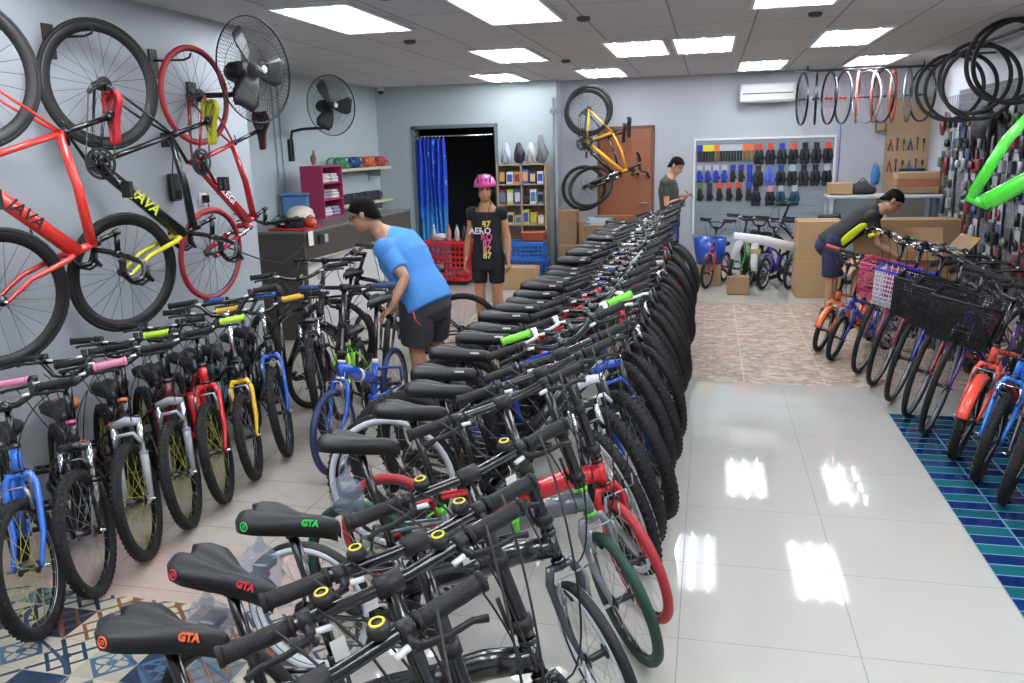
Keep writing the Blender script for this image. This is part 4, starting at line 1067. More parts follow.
# heap on the counter end: helmet in a bag, red tray, gadget pouches, card
t = thing('wrapped_helmet', 'white wrapped helmet lying on the end of the counter', 'helmet', (-4.02, 7.75, CTOP))
b = MB(); b.ell((0, 0, .13), (.13, .16, .10), nu=18, nv=12); rr = random.Random(5); b.v = [(v[0] + rr.uniform(-.012, .012), v[1] + rr.uniform(-.012, .012), v[2]) for v in b.v]; part(b, 'bag', mat('white_wrap', '#ddd2c6', .35, bump=1., bscale=30), t)
part(MB().tube([(-.1, -.05, .04), (-.02, -.16, .0), (.06, -.14, .03)], .008, 6), 'strap', BLM, t)
t = thing('red_tray', 'flat red tray under the clutter at the counter end', 'tray', (-3.98, 7.62, CTOP)); part(MB().box(-.26, .15, -.16, .2, 0, .025, c=.008), 'tray', paint('#b02a2c', .4), t)
for i, (dx, dy, c1, lab) in enumerate([(-.15, .0, '#23252a', 'black pouch of gadgets on the red tray'), (.02, -.06, '#2c2f35', 'dark tangle of lights on the red tray'), (.12, .03, '#c04a35', 'orange-red parcel at the edge of the counter'), (-.24, .05, '#6b8f88', 'grey-green packet at the back of the red tray')]):
    t = thing('small_parcel', lab, 'parcel', (-3.98 + dx, 7.60 + dy, CTOP + .025), group='clutter on the counter end')
    b = MB(); b.ell((0, 0, .05), (.07, .06, .055), nu=12, nv=8); rr = random.Random(i); b.v = [(v[0]*(1 + rr.uniform(-.2, .2)), v[1]*(1 + rr.uniform(-.2, .2)), v[2]) for v in b.v]; part(b, 'wrap', mat('parcel_' + c1[1:], c1, .35, bump=.8, bscale=40), t)
    part(MB().tube([(-.04, 0, .09), (0, .02, .115), (.05, -.01, .09)], .006, 5), 'strap', BLM, t)
t = thing('price_card', 'small white card hanging over the counter edge', 'card', (-3.80, 7.50, 1.03)); part(MB().box(-.002, .002, -.05, .05, -.09, .05, c=.0005), 'card', PAPER, t); part(MB().tube([(0, 0, .05), (-.03, 0, .08)], .002, 4), 'string', BLM, t)
t = thing('card_reader_set', 'small grey display frames fixed to the counter front', 'display', (-3.805, 7.78, .98)); part(MB().box(0, .012, -.10, -.005, -.05, .05, c=.002), 'frame', STL, t); part(MB().box(0, .012, .02, .09, -.04, .04, c=.002), 'screen', mat('pale_screen', '#a4a9b5', .3), t)
# black cable from the hung bike to the counter
b = MB(); b.tube([(-3.45, 5.35, 1.20), (-3.45, 5.9, 1.02), (-3.75, 6.8, .86), (-3.85, 7.3, .90), (-3.80, 7.38, 1.0), (-3.9, 7.5, 1.10)], .006, 6); tag(part(b, 'black_cable', BLM), 'thin black cable sagging from the wall to the counter', 'cable')
# magenta shelf unit on the counter
MG = mat('magenta_laminate', '#a32d5c', .45)
t = thing('magenta_shelf', 'magenta open shelf unit with folded clothes standing on the counter', 'shelf', (-4.46, 9.2, CTOP))
b = MB(); b.box(-.14, .14, -.27, -.25, 0, .60, c=.003); b.box(-.14, .14, .25, .27, 0, .60, c=.003); b.box(-.14, .14, -.25, .25, .58, .60); b.box(-.14, .14, -.25, .25, 0, .02); b.box(-.14, -.13, -.25, .25, .02, .58); part(b, 'case', MG, t)
for zz in (.20, .39): part(MB().box(-.13, .14, -.25, .25, zz, zz + .015), 'shelf_board', MG, t)
for i in range(3):
    for j in range(2):
        o = cached(('fold', j), lambda: MB().box(-.10, .12, -.10, .10, 0, .035, c=.012).box(-.09, .12, -.095, .10, .036, .07, c=.012).box(-.10, .11, -.09, .09, .071, .10, c=.012).mesh('folded'))
        o = put(o, 'folded_clothes', mat('cloth_%d' % ((i + j) % 3), ['#c6c9d2', '#8b8fa0', '#d5cfc9'][(i + j) % 3], .9, bump=.8, bscale=25), None, Matrix.Translation((-4.46, 9.09 + j*.22, CTOP + (.021, .216, .406)[i])))
        tag(o, 'folded clothes on the %s of the magenta unit, %s pile' % (('bottom shelf', 'middle shelf', 'top shelf')[i], ('nearer', 'farther')[j]), 'clothes', 'folded clothes in the magenta unit')
t = thing('small_brown_pouch', 'small brown pouch standing on top of the magenta unit', 'pouch', (-4.45, 9.0, CTOP + .60)); part(MB().limb([(0, 0, .03), (0, 0, .09), (.01, 0, .14)], [.035, .05, .02], [.02, .03, .012], (0, 1, 0)), 'pouch', mat('brown_leather', '#7a4634', .5), t); part(MB().torus((.01, 0, .16), (1, 0, 0), .02, .004, 14, 5), 'strap', BLM, t)
# cream wall shelves with coiled locks
CR = mat('cream_shelf', '#cfc6ab', .5)
for zz, w in ((1.585, 'upper'), (1.115, 'lower')):
    t = thing('wall_shelf', '%s cream wall shelf beyond the magenta unit' % w, 'shelf', (XF, 11.0, zz), group='cream wall shelves')
    part(MB().box(0, .27, -.95, .95, 0, .035, c=.003), 'board', CR, t)
    for yy in (-.7, .7): part(MB().box(0, .20, yy - .008, yy + .008, -.10, 0).box(0, .01, yy - .02, yy + .02, -.16, 0), 'bracket', ALU, t)
lk = [('#2c8a55', 'green'), ('#3a9a66', 'green'), ('#1f5f8f', 'blue'), ('#264f96', 'blue'), ('#d9602f', 'orange'), ('#e2693a', 'orange'), ('#b8463f', 'red'), ('#c05550', 'red')]
def lock():
    b = MB(); pts = []
    for i in range(121): a = 2*PI*i/20; pts.append((.0 + .068*math.cos(a), -.06 + .12*i/120, .075 + .068*math.sin(a)))
    b.tube(pts, .008, 6); b.cyl((.06, .06, .09), (.10, .08, .05), .013, 8); return b.mesh('coil')
for i, (c, n) in enumerate(lk):
    o = put(cached('lock', lock), 'coiled_lock', mat('lock_' + c[1:], c, .35, 0, .4), None, Matrix.Translation((XF + .14, 10.2 + i*.235, 1.622)) @ Matrix.Rotation(.3*(-1)**i, 4, 'Z'))
    tag(o, '%s coiled cable lock, %s from the camera on the upper cream shelf' % (n, ORD[i]), 'lock', 'coiled cable locks')
for i in range(7):
    t = put(cached('pack', lambda: MB().box(-.08, .08, -.09, .09, 0, .13, c=.03).mesh('pack')), 'dark_pack', mat('dark_pack', '#2d3036', .5, bump=1., bscale=30), None, Matrix.Translation((XF + .14, 10.25 + i*.23, 1.151)) @ Matrix.Rotation(.2*(-1)**i, 4, 'Z'))
    tag(t, 'dark wrapped pack, %s from the camera on the lower cream shelf' % ORD[i], 'pack', 'packs on the lower cream shelf')
# ------------------------------------------------------------------ curtain in the store opening
t = thing('blue_curtain', 'bright blue sea-patterned curtain hanging on rings in the dark doorway', 'curtain', (-4.33, 12.17, 0))
CT = NT('sea_print_curtain', .7); x, y, z = CT.xyz()
c = CT.ramp(CT.math('DIVIDE', z, 2.1), [(0, '#3fb2d8'), (.28, '#3aa6dc'), (.42, '#2f86d8'), (.52, '#2050c4'), (.75, '#1c44c0'), (1, '#1a3cb4')])
n1 = CT.noise(9, 4, CT.vec(CT.math('MULTIPLY', x, 2.), y, z)); c = CT.mix(CT.math('GREATER_THAN', n1, .64), c, '#5f8fe4'); c = CT.mix(CT.math('LESS_THAN', n1, .33), c, '#12309a')
CT.col(c)
b = MB(); N = 60; rs = []
for i in range(N + 1):
    u = i/N; x_ = .02 + u*.45; yy = .035*math.sin(u*2*PI*6.3) + .012*math.sin(u*31); col = []
    for k in range(9): z_ = .05 + 1.95*k/8; col.append((x_ + .012*math.sin(k*.9 + u*9), yy*(1.15 - .35*k/8) - .004*k, z_))
    rs.append(col)
vs = [p for c_ in rs for p in c_]; b.add(vs, [(i*9 + k, (i + 1)*9 + k, (i + 1)*9 + k + 1, i*9 + k + 1) for i in range(N) for k in range(8)])
o = part(b, 'fabric', CT.m, t); m_ = o.modifiers.new('s', 'SOLIDIFY'); m_.thickness = .003
for i in range(8): part(MB().torus((.04 + i*.058, -.004, 2.02), (1, .3, 0), .022, .003, 14, 5), 'ring', WHT, t)
t = part(MB().cyl((-4.33, 12.165, 2.035), (-3.09, 12.165, 2.035), .011, 10), 'curtain_rod', CHR); tag(t, 'thin steel curtain rod across the dark doorway', 'curtain rod')
# ------------------------------------------------------------------ pigeonhole shelf with goods
t = thing('shelving_unit', 'tall light wood pigeonhole shelf beside the dark doorway', 'shelf', (-2.64, 11.98, 0))
WD2 = mat('pale_wood', '#a5947a', .55, bump=.1, bscale=30)
b = MB()
for xx in (-.36, -.01, .34): b.box(xx, xx + .02, -.15, .15, 0, 1.61, c=.002)
b.box(-.36, .36, .14, .15, 0, 1.61); part(b, 'case', WD2, t)
SH = [.02, .30, .73, 1.02, 1.31, 1.59]
for zz in SH: part(MB().box(-.34, .34, -.15, .14, zz, zz + .018), 'shelf_board', WD2, t)
rr = random.Random(11); pc = ['#d9dadd', '#3a55a8', '#b5c93a', '#23252b', '#d39a5c', '#e3e2de', '#8a2f3a', '#5d7d97', '#c9b88f']
def gbox(w, d, h):
    return cached(('gbox', w, d, h), lambda: MB().box(-w/2, w/2, -d/2, d/2, 0, h, m=0, c=.003).box(-w*.38, w*.38, -d/2 - .002, -d/2, h*.18, h*.8, m=1).mesh('carton'))
n = 0
for si, zz in enumerate((.738 + .01, 1.038, 1.328)):
    for cx, cn in ((-.175, 'left'), (.165, 'right')):
        xx = -.11
        for k in range(3):
            h = rr.choice([.13, .17, .21]); c1 = rr.choice(pc); c2 = rr.choice(pc)
            o = put(gbox(.095, .16, h), 'boxed_accessory', [paint(c1, .5), paint(c2, .5)], None, Matrix.Translation((-2.64 + cx + xx, 11.94, zz + .001)))
            tag(o, 'small box, %s from the left in the %s hole of the %s full shelf' % (ORD[k], cn, ('third', 'second', 'top')[si]), 'box', 'boxes in the pigeonhole shelf'); xx += .11
for i, (cx, c1, lb) in enumerate([(-.17, '#d9d9dc', 'white box with a round print on the lower left shelf'), (.16, '#3c4f86', 'cream box with a dark blue window on the lower right shelf')]):
    o = put(gbox(.24, .18, .20), 'boxed_accessory', [paint('#cdbb98' if i else '#d9d9dc', .5), paint(c1 if i else '#6b6e75', .5)], None, Matrix.Translation((-2.64 + cx, 11.93, .319))); tag(o, lb, 'box', 'boxes in the pigeonhole shelf')
for i, (xx, c1, lb) in enumerate([(-.24, '#b7c4d2', 'clear bag with a grey part on the shelf top, leftmost'), (-.05, '#232833', 'dark saddle pack on the shelf top, second from the left'), (.12, '#c5c8cc', 'clear bag of white parts on the shelf top'), (.27, '#7d7b7f', 'tall grey wrapped bundle on the shelf top, rightmost')]):
    t = thing('hanging_bag', lb, 'bag', (-2.64 + xx, 11.96, 1.61), group='bags on top of the pigeonhole shelf')
    b = MB(); b.limb([(0, 0, .05), (.01*i, 0, .14), (0, 0, .22 + .06*(i == 3)), (0, 0, .28 + .10*(i == 3))], [.075, .08, .055, .03], [.05, .055, .04, .02], (1, 0, 0)); r2 = random.Random(i + 20); b.v = [(v[0] + r2.uniform(-.008, .008), v[1] + r2.uniform(-.008, .008), v[2]) for v in b.v]
    part(b, 'bag', mat('bag_' + c1[1:], c1, .25, bump=1., bscale=40), t)
    part(MB().tube([(-.05, -.055, .03), (0, -.065, .20), (.05, -.055, .03)], .007, 6), 'strap', STL, t)
def crate(name, label, cat, loc, w, d, h, m, group=None, nb=7):
    t = thing(name, label, cat, loc, group=group)
    b = MB(); b.box(-w/2, w/2, -d/2, d/2, 0, .012)
    for s in (-1, 1):
        for k in range(nb): zz = h*(k + .5)/nb; b.box(-w/2, w/2, s*d/2 - .004, s*d/2 + .004, zz - .007, zz + .007); b.box(s*w/2 - .004, s*w/2 + .004, -d/2, d/2, zz - .007, zz + .007)
        n = max(6, int(w/.06))
        for k in range(n + 1): xx = -w/2 + w*k/n; b.box(xx - .007, xx + .007, s*d/2 - .005, s*d/2 + .005, 0, h)
        n2 = max(4, int(d/.06))
        for k in range(n2 + 1): yy = -d/2 + d*k/n2; b.box(s*w/2 - .005, s*w/2 + .005, yy - .007, yy + .007, 0, h)
    part(b, 'lattice', m, t)
    b = MB()
    for s in (-1, 1): b.box(-w/2 - .012, w/2 + .012, s*d/2 - .015, s*d/2 + .015, h - .015, h + .02, c=.004); b.box(s*w/2 - .015, s*w/2 + .015, -d/2, d/2, h - .015, h + .02, c=.004)
    part(b, 'rim', m, t)
    return t
RB = mat('red_crate_plastic', '#c4202a', .4); BB_ = mat('blue_crate_plastic', '#2a63ad', .4)
t = crate('red_basket', 'big red plastic lattice basket with drinks on it by the doorway', 'basket', (-3.53, 11.1, .06), .66, .44, .52, RB)
part(MB().box(-.30, .30, -.20, .20, -.058, -.001, c=.01), 'base', BLM, t)
part(MB().box(-.33, .33, -.22, .22, .515, .535, c=.004), 'lid', mat('red_lid', '#b9262c', .4), t)
for i, (xx, c1, c2, lb) in enumerate([(-.20, '#c9d6da', '#d9e4e8', 'clear water bottle, leftmost on the red basket'), (.02, '#d8a7a3', '#c8433c', 'pink drink bottle with red cap on the red basket'), (.14, '#e0e2de', '#3f8f4a', 'white bottle with green cap on the red basket'), (.24, '#39414a', '#23262b', 'dark bottle, rightmost on the red basket')]):
    t = thing('drink_bottle', lb, 'bottle', (-3.53 + xx, 11.05, .597), group='bottles on the red basket')
    part(MB().revolve([(0, 0), (.033, .002), (.035, .02), (.035, .12), (.030, .15), (.014, .19), (.014, .205), (0, .205)], n=16), 'body', mat('bottle_' + c1[1:], c1, .15, trans=.3), t); part(MB().revolve([(.016, .20), (.016, .222), (0, .223)], n=12), 'cap', paint(c2, .4), t)
t = thing('plastic_bag', 'white crumpled plastic bag between the bottles on the red basket', 'plastic bag', (-3.64, 11.08, .595)); b = MB().ell((0, 0, .05), (.11, .09, .055), nu=16, nv=10); r2 = random.Random(2); b.v = [(v[0]*(1 + r2.uniform(-.2, .2)), v[1]*(1 + r2.uniform(-.2, .2)), v[2]) for v in b.v]; part(b, 'bag', mat('white_film', '#d4d6da', .3, bump=1., bscale=35), t)
crate('blue_crate', 'blue plastic lattice crate at the foot of the pigeonhole shelf', 'crate', (-2.50, 11.62, 0), .55, .36, .27, BB_, 'blue crates', 4)
crate('blue_crate', 'blue crate of goods stacked on the other blue crate', 'crate', (-2.52, 11.62, .295), .50, .34, .22, mat('blue_crate_light', '#2f76c8', .4), 'blue crates', 4)
t = thing('orange_box', 'dark orange tool box above the blue crates', 'box', (-2.42, 11.62, .54)); part(MB().box(-.17, .17, -.12, .12, 0, .13, c=.01), 'body', paint('#8f3f2a', .4), t); part(MB().tube([(-.06, 0, .13), (-.05, 0, .16), (.05, 0, .16), (.06, 0, .13)], .008, 6), 'handle', BLM, t)
def carton(label, x0, x1, y0, y1, h, m=CARD, tape=True, group='cardboard cartons', name='cardboard_box', z=0.):
    t = thing(name, label, 'cardboard box', ((x0 + x1)/2, (y0 + y1)/2, z), group=group); w = (x1 - x0)/2; d = (y1 - y0)/2
    part(MB().box(-w, w, -d, d, 0, h, c=.004), 'carton', m, t)
    if tape: part(MB().box(-w - .001, w + .001, -.03, .03, h*.6, h + .001).box(-w*.99, w*.99, -d - .001, -d, h*.47, h*.50), 'tape', TAPE, t)
    return t
carton('low brown cardboard box on the floor behind the woman', -2.72, -2.20, 10.6, 10.9, .29)
carton('tall brown carton standing at the back, left of the bending man', 1.02, 1.52, 10.25, 10.75, .90)
carton('large dark brown carton behind the open carton', 1.75, 2.80, 10.4, 10.8, .90, CARD2)
carton('small brown box on the left end of the white bench', 1.50, 1.78, 11.5, 11.8, .14, z=1.14)
for i in range(3): carton('flat brown box, %s from the bottom of the stack on the bench' % ORD[i], 2.30, 2.80, 11.5, 11.8, .085, [CARD2, mat('carton_red_brown', '#9c5f48', .8), CARD][i], False, z=1.14 + i*.087, group='flat boxes on the bench')
# open carton with flaps
t = thing('open_carton', 'large open cardboard bike carton in front of the bending man', 'cardboard box', (1.86, 8.72, 0))
b = MB(); w, d, h = .42, .30, .70
b.box(-w, w, -d, -d + .008, 0, h); b.box(-w, w, d - .008, d, 0, h); b.box(-w, -w + .008, -d, d, 0, h); b.box(w - .008, w, -d, d, 0, h); b.box(-w, w, -d, d, 0, .008); part(b, 'carton', CARD, t)
def flap(p0, p1, out, ang, ln, nm='flap', m=CARD):
    p0 = V(*p0); p1 = V(*p1); o_ = V(*out); dv = o_*math.cos(ang)*ln + V(0, 0, math.sin(ang)*ln); nn = (p1 - p0).cross(dv).normalized()*.006
    b = MB(); q = [p0, p1, p1 + dv*.97, p0 + dv]; b.add([*q, *[k + nn for k in q]], [(0, 1, 2, 3), (7, 6, 5, 4), (0, 4, 5, 1), (1, 5, 6, 2), (2, 6, 7, 3), (3, 7, 4, 0)], smooth=False); part(b, nm, m, t)
flap((-w, d, h), (w, d, h), (0, 1, 0), 1.15, .26); flap((-w, -d, h), (w, -d, h), (0, -1, 0), .15, .22, m=mat('carton_light', '#b69a76', .85)); flap((w, -d, h), (w, d, h), (1, 0, 0), .9, .25, m=CARD2); flap((-w, d, h), (-w, -d, h), (-1, 0, 0), -.9, .2)
part(MB().tube([(-.15, -d - .003, .45), (.02, -d - .003, .33), (.05, -d - .003, .50), (.20, -d - .003, .30)], .004, 4), 'scribble', BLM, t)
# cartons by the door behind the bike row
carton('open brown carton with raised flaps in front of the brown door', -1.50, -.98, 11.3, 11.7, .74, CARD)
t = bpy.data.objects[[o.name for o in bpy.data.objects if o.get('label', '').startswith('open brown carton')][0]]
w, d, h = .26, .20, .74; flap((-w, -d, h), (w, -d, h), (0, -1, 0), 1.0, .22, m=mat('carton_orange', '#b57a55', .8)); flap((-w, d, h), (-w, -d, h), (-1, 0, 0), .9, .22, m=CARD2); flap((w, -d, h), (w, d, h), (1, 0, 0), .8, .3)
carton('narrow brown carton leaning by the pillar behind the bike row', -2.08, -1.82, 11.7, 11.95, .95, CARD2)
carton('brown carton beside the narrow one by the pillar', -1.80, -1.56, 11.75, 12.0, .80, CARD)
carton('flat brown carton right of the open one by the door', -.92, -.60, 11.5, 11.9, .62, CARD2)
for i, c in enumerate(('#2f7f9a', '#b9c4c8', '#3a93ab')):
    o = put(gbox(.34, .22, .03), 'flat_packet', [paint(c, .4), paint('#d5d8da', .4)], None, Matrix.Translation((-1.42, 11.2, .80 + i*.031))); tag(o, '%s thin packet, %s from the bottom of the pile by the door' % (('teal', 'grey', 'blue')[i], ORD[i]), 'packet', 'thin packets by the door')
o = carton('brown carton carrying the thin packets behind the saddles', -1.62, -1.22, 11.05, 11.27, .798, CARD2, False)
# ------------------------------------------------------------------ air conditioner, rims on the rail, glove board
t = thing('air_conditioner', 'white split air conditioner high on the back wall', 'air conditioner', (.735, YB, 2.48))
part(MB().box(-.37, .37, -.20, 0, -.12, .12, c=.02), 'casing', mat('ac_white', '#d6d6d4', .35), t, .006); part(MB().box(-.33, .33, -.204, -.199, -.02, -.005), 'grille', mat('ac_slot', '#55585c', .5), t); part(MB().box(-.34, .34, -.19, -.05, -.128, -.118), 'vent_flap', mat('ac_flap', '#a9abad', .4), t)
t = part(MB().cyl((1.05, 11.9, 2.70), (2.75, 11.9, 2.70), .014, 8).cyl((1.2, 11.9, 2.70), (1.2, 11.9, ZC), .01, 8).cyl((2.6, 11.9, 2.70), (2.6, 11.9, ZC), .01, 8), 'hanging_rail', STL); tag(t, 'dark rail below the ceiling carrying the bicycle wheels', 'rail')
def rimwheel(R=.335, c=.012):
    def mk():
        b = MB(); b.revolve([(R, -c), (R, c), (R - .016, c*1.1), (R - .022, 0), (R - .016, -c*1.1)], n=40, closedprof=True, ax=(0, 1, 0)); return b.mesh('rim')
    def mk2():
        b = MB(); b.revolve([(0, -.05), (.012, -.05), (.02, -.03), (.012, -.02), (.012, .02), (.02, .03), (.012, .05), (0, .05)], ax=(0, 1, 0), n=10)
        for i in range(18):
            a = 2*PI*i/18; b.tube([(.015*math.cos(a + .4), .03*(-1)**i, .015*math.sin(a + .4)), ((R - .02)*math.cos(a), 0, (R - .02)*math.sin(a))], .0011, 3, cap=False)
        return b.mesh('hub')
    return cached(('rimw', R, c), mk), cached(('hubw', R), mk2)
rc = [('#15161a', 'black', 'left-most'), ('#15161a', 'black', ''), ('#202227', 'black', ''), ('#3a4556', 'slate', ''), ('#b98a84', 'pale pink', ''), ('#b5bcc2', 'silver', ''), ('#c66a68', 'pink-red', ''), ('#2a2c30', 'dark', ''), ('#d2624a', 'orange-red', ''), ('#83888c', 'grey', ''), ('#1b1c20', 'black', '')]
for i, (xx, (c, n, q)) in enumerate(zip([1.146, 1.32, 1.48, 1.652, 1.83, 1.94, 2.04, 2.13, 2.256, 2.434, 2.6], rc)):
    r_, h_ = rimwheel(); t = thing('bicycle_wheel', '%s bicycle wheel, %s from the left on the rail' % (n, ORD[i]), 'wheel', (xx, 11.9, 2.352), math.radians([97, 83, 99, 100, 78, 112, 72, 104, 73, 70, 104][i]), 'bicycle wheels hung on the rail')
    put(r_, 'rim', mat('rim_' + c[1:], c, .25, .4, .4), t); put(h_, 'hub', mat('red_hub', '#a0302c', .3, .5) if i in (2, 3, 4) else STL, t)
b = part(MB().tube([(1.66, 12.0, 2.03), (1.68, 12.1, 1.6), (1.665, 12.1, 1.2), (1.67, 12.1, .95)], .008, 6), 'blue_air_hose', mat('hose_blue', '#3546a8', .4)); tag(b, 'thin blue hose hanging down from the wheel rail', 'hose')
t = thing('display_board', 'grey slatwall display board with a white border on the back wall', 'display board', (.72, YB - .004, 1.2))
part(MB().box(-.93, .93, -.016, -.006, -.66, .66), 'panel', mat('board_grey', '#8b949b', .5), t)
b = MB(); b.box(-.96, .96, -.03, 0, .66, .69, c=.003); b.box(-.96, -.93, -.03, 0, -.66, .66, c=.003); b.box(.93, .96, -.03, 0, -.66, .66, c=.003); part(b, 'border', WHT, t)
b = MB()
for k in range(12): zz = -.6 + k*.11; b.box(-.93, .93, -.016, -.013, zz, zz + .006)
part(b, 'slat_groove', mat('groove', '#6c747b', .5), t)
def glove():
    b = MB(); 
    b.limb([(0, 0, -.20), (0, 0, -.13), (0, 0, -.08)], [.030, .036, .026], [.014, .018, .014], (1, 0, 0), 10)
    for k in range(4): b.tube([(-.027 + k*.018, 0, -.20), (-.029 + k*.019, 0, -.235 - .008*(k in (1, 2)))], [.0095, .008], 7)
    b.tube([(.030, 0, -.15), (.048, 0, -.185), (.050, 0, -.20)], [.011, .010, .008], 7)
    return b.mesh('glove')
def card(): return MB().box(-.038, .038, -.003, .003, -.085, .0, c=.001).cyl((0, .02, -.008), (0, -.02, -.008), .003, 6).mesh('card')
def grips():
    b = MB()
    for s in (-1, 1): b.tube([(s*.018, 0, -.08 - .015*i) for i in range(10)], [.0135 if i % 2 else .012 for i in range(10)], 8)
    return b.mesh('grips')
def fullglove():
    b = MB()
    for s in (-1, 1):
        b.limb([(s*.032, .008*s, -.10), (s*.035, .008*s, -.17), (s*.034, .008*s, -.22)], [.026, .034, .032], [.014, .018, .016], (1, 0, 0), 10)
        for k in range(4): b.tube([(s*.034 - .024 + k*.016, .008*s, -.22), (s*.034 - .027 + k*.018, .008*s, -.285 - .012*(k in (1, 2)))], [.009, .007], 6)
        b.tube([(s*.06, .008*s, -.17), (s*.075, .008*s, -.21)], [.010, .008], 6)
    return b.mesh('gloves')
YG = YB - .04; gi = 0
def hang(kind, x, z, c1, c2, label, sc=1.):
    t = thing('glove_pack' if kind != 'grips' else 'grip_pack', label, 'gloves' if kind != 'grips' else 'handlebar grips', (x, YG, z), group='packs hung on the display board')
    S_ = Matrix.Scale(sc, 4)
    put(cached(kind, dict(glove=glove, grips=grips, full=fullglove)[kind]), 'gloves' if kind != 'grips' else 'grip_pair', mat('pack_' + c1[1:], c1, .7, bump=.4, bscale=60), t, S_); put(cached('card', card), 'header_card', paint(c2, .5), t, S_)
names = {'#1a1b20': 'black', '#2033a0': 'blue', '#e3d42c': 'yellow', '#e07038': 'orange', '#d8452f': 'red', '#5c7a3e': 'green', '#b9bec4': 'white', '#8d6a3a': 'tan', '#16181f': 'dark', '#d88a94': 'pink', '#5b6bd0': 'violet'}
r1 = [('#1a1b20', '#2033a0')] + [('#1a1b20', '#e3d42c')]*2 + [('#8d6a3a', '#e07038')] + [('#1a1b20', '#b9bec4')]*4 + [('#8d6a3a', '#e07038')]*2
for i, (a, c) in enumerate(r1): hang('grips', -.15 + i*.078, 1.80, a, c, '%s pack with %s card, %s from the left in the top row' % (names[a], names[c], ORD[i]), 1.05)
r2 = ['#2033a0']*4 + ['#16181f']*2 + ['#2033a0']
for i, a in enumerate(r2): hang('glove', -.15 + i*.115, 1.52, a if i > 3 else '#2033a0', '#b9bec4' if i < 4 else '#2033a0', '%s glove pack, %s from the left in the second row' % (names[a], ORD[i]), 1.)
r3 = [('#1a1b20', '#5c7a3e'), ('#1a1b20', '#1a1b20'), ('#1a1b20', '#d8452f'), ('#1a1b20', '#d8452f'), ('#1a1b20', '#d8452f'), ('#16181f', '#2033a0')]
for i, (a, c) in enumerate(r3): hang('glove', -.14 + i*.135, 1.27, a, c, '%s pack with %s card, %s from the left in the third row' % (names[a], names[c], ORD[i]), 1.05)
r4 = [('#16181f', '#d8452f'), ('#16181f', '#d8452f'), ('#16181f', '#2033a0'), ('#1a1b20', '#d8452f'), ('#16181f', '#16181f'), ('#16181f', '#16181f'), ('#16181f', '#d8452f')]
for i, (a, c) in enumerate(r4): hang('full', .66 + i*.152, 1.80, a, c, 'full-finger %s gloves with %s card, %s in the top right row' % (names[a], names[c], ORD[i]), .98)
r5 = [('#16181f', '#16181f'), ('#5b6bd0', '#5b6bd0'), ('#16181f', '#2033a0'), ('#16181f', '#b9bec4'), ('#16181f', '#1a1b20'), ('#16181f', '#16181f'), ('#16181f', '#b9bec4')]
for i, (a, c) in enumerate(r5): hang('full', .66 + i*.152, 1.50, a, c, 'full-finger %s gloves with %s card, %s in the second right row' % (names[a], names[c], ORD[i]), .98)
for i, (xx, a, c) in enumerate([(.64, '#16181f', '#1a1b20'), (.83, '#16181f', '#d88a94'), (.97, '#1f4a5a', '#b9bec4'), (1.16, '#1f4a5a', '#b9bec4')]): hang('full', xx, 1.22, a, c, 'gloves with %s card, %s in the bottom right row' % (names[c], ORD[i]), .95)
# ------------------------------------------------------------------ pegboard with tools, bench
PB = NT('brown_pegboard', .6); vo = PB.n('ShaderNodeTexVoronoi'); vo.inputs['Scale'].default_value = 30; vo.inputs['Randomness'].default_value = 0; PB.l(PB.tc.outputs['Object'], vo.inputs['Vector']); PB.col(PB.mix(PB.math('LESS_THAN', vo.outputs['Distance'], .15), '#b49a78', '#5d4c3a'))
t = thing('pegboard', 'tan pegboard with tools in the back right corner', 'pegboard', (2.58, YB, 1.55)); part(MB().box(-.26, .27, -.012, -.002, -.78, .78, c=.001), 'board', PB.m, t); part(MB().box(-.28, -.26, -.016, 0, -.78, .78).box(-.28, .27, -.016, 0, .78, .80), 'frame', WD2, t)
tl = [('pliers', lambda b: (b.tube([(-.03, 0, -.12), (-.01, 0, -.03), (.005, 0, .03)], [.008, .008, .005], 6), b.tube([(.03, 0, -.12), (.01, 0, -.03), (-.005, 0, .03)], [.008, .008, .005], 6))),
      ('spanner', lambda b: (b.tube([(0, 0, -.12), (0, 0, .02)], .007, 6), b.torus((0, 0, .035), (0, 1, 0), .014, .005, 14, 5))),
      ('screwdriver', lambda b: (b.tube([(0, 0, .03), (0, 0, -.03)], .012, 8), b.tube([(0, 0, -.03), (0, 0, -.13)], .004, 6)))]
tcol = ['#b03a34', '#1f2126', '#3a3d42', '#2e5a8f', '#6a2a2a', '#1b1c20']
for i in range(12):
    nm, fn = tl[i % 3]; b = MB(); fn(b); xx = 2.37 + (i % 6)*.083; zz = 1.78 if i < 6 else 1.50
    o = part(b, nm, mat('tool_' + tcol[i % 6][1:], tcol[i % 6], .4, .3), None, M=Matrix.Translation((xx, YB - .026, zz))); tag(o, '%s on the tan pegboard, %s from the left in the %s row' % (nm, ORD[i % 6], 'upper' if i < 6 else 'lower'), 'tool', 'tools on the pegboard')
t = thing('tool_panel', 'dark blue tool tray fixed on the pegboard', 'tool tray', (2.66, YB - .02, 1.34)); part(MB().box(-.16, .16, -.06, 0, -.09, .08, c=.006), 'tray', mat('navy_plastic', '#1d3258', .4), t); part(MB().box(-.14, .14, -.065, -.06, -.06, .0), 'label_strip', mat('navy_light', '#3a5a8c', .4), t)
t = thing('blue_pump_bag', 'light blue pouch hung left of the pegboard', 'pouch', (2.2, YB - .03, 1.35)); part(MB().limb([(0, 0, -.12), (0, 0, .0), (0, 0, .1)], [.05, .06, .04], [.02, .025, .02], (1, 0, 0)), 'pouch', mat('pouch_blue', '#3b74b4', .4), t); part(MB().torus((0, 0, .13), (0, 1, 0), .02, .003, 12, 4), 'strap', BLM, t)
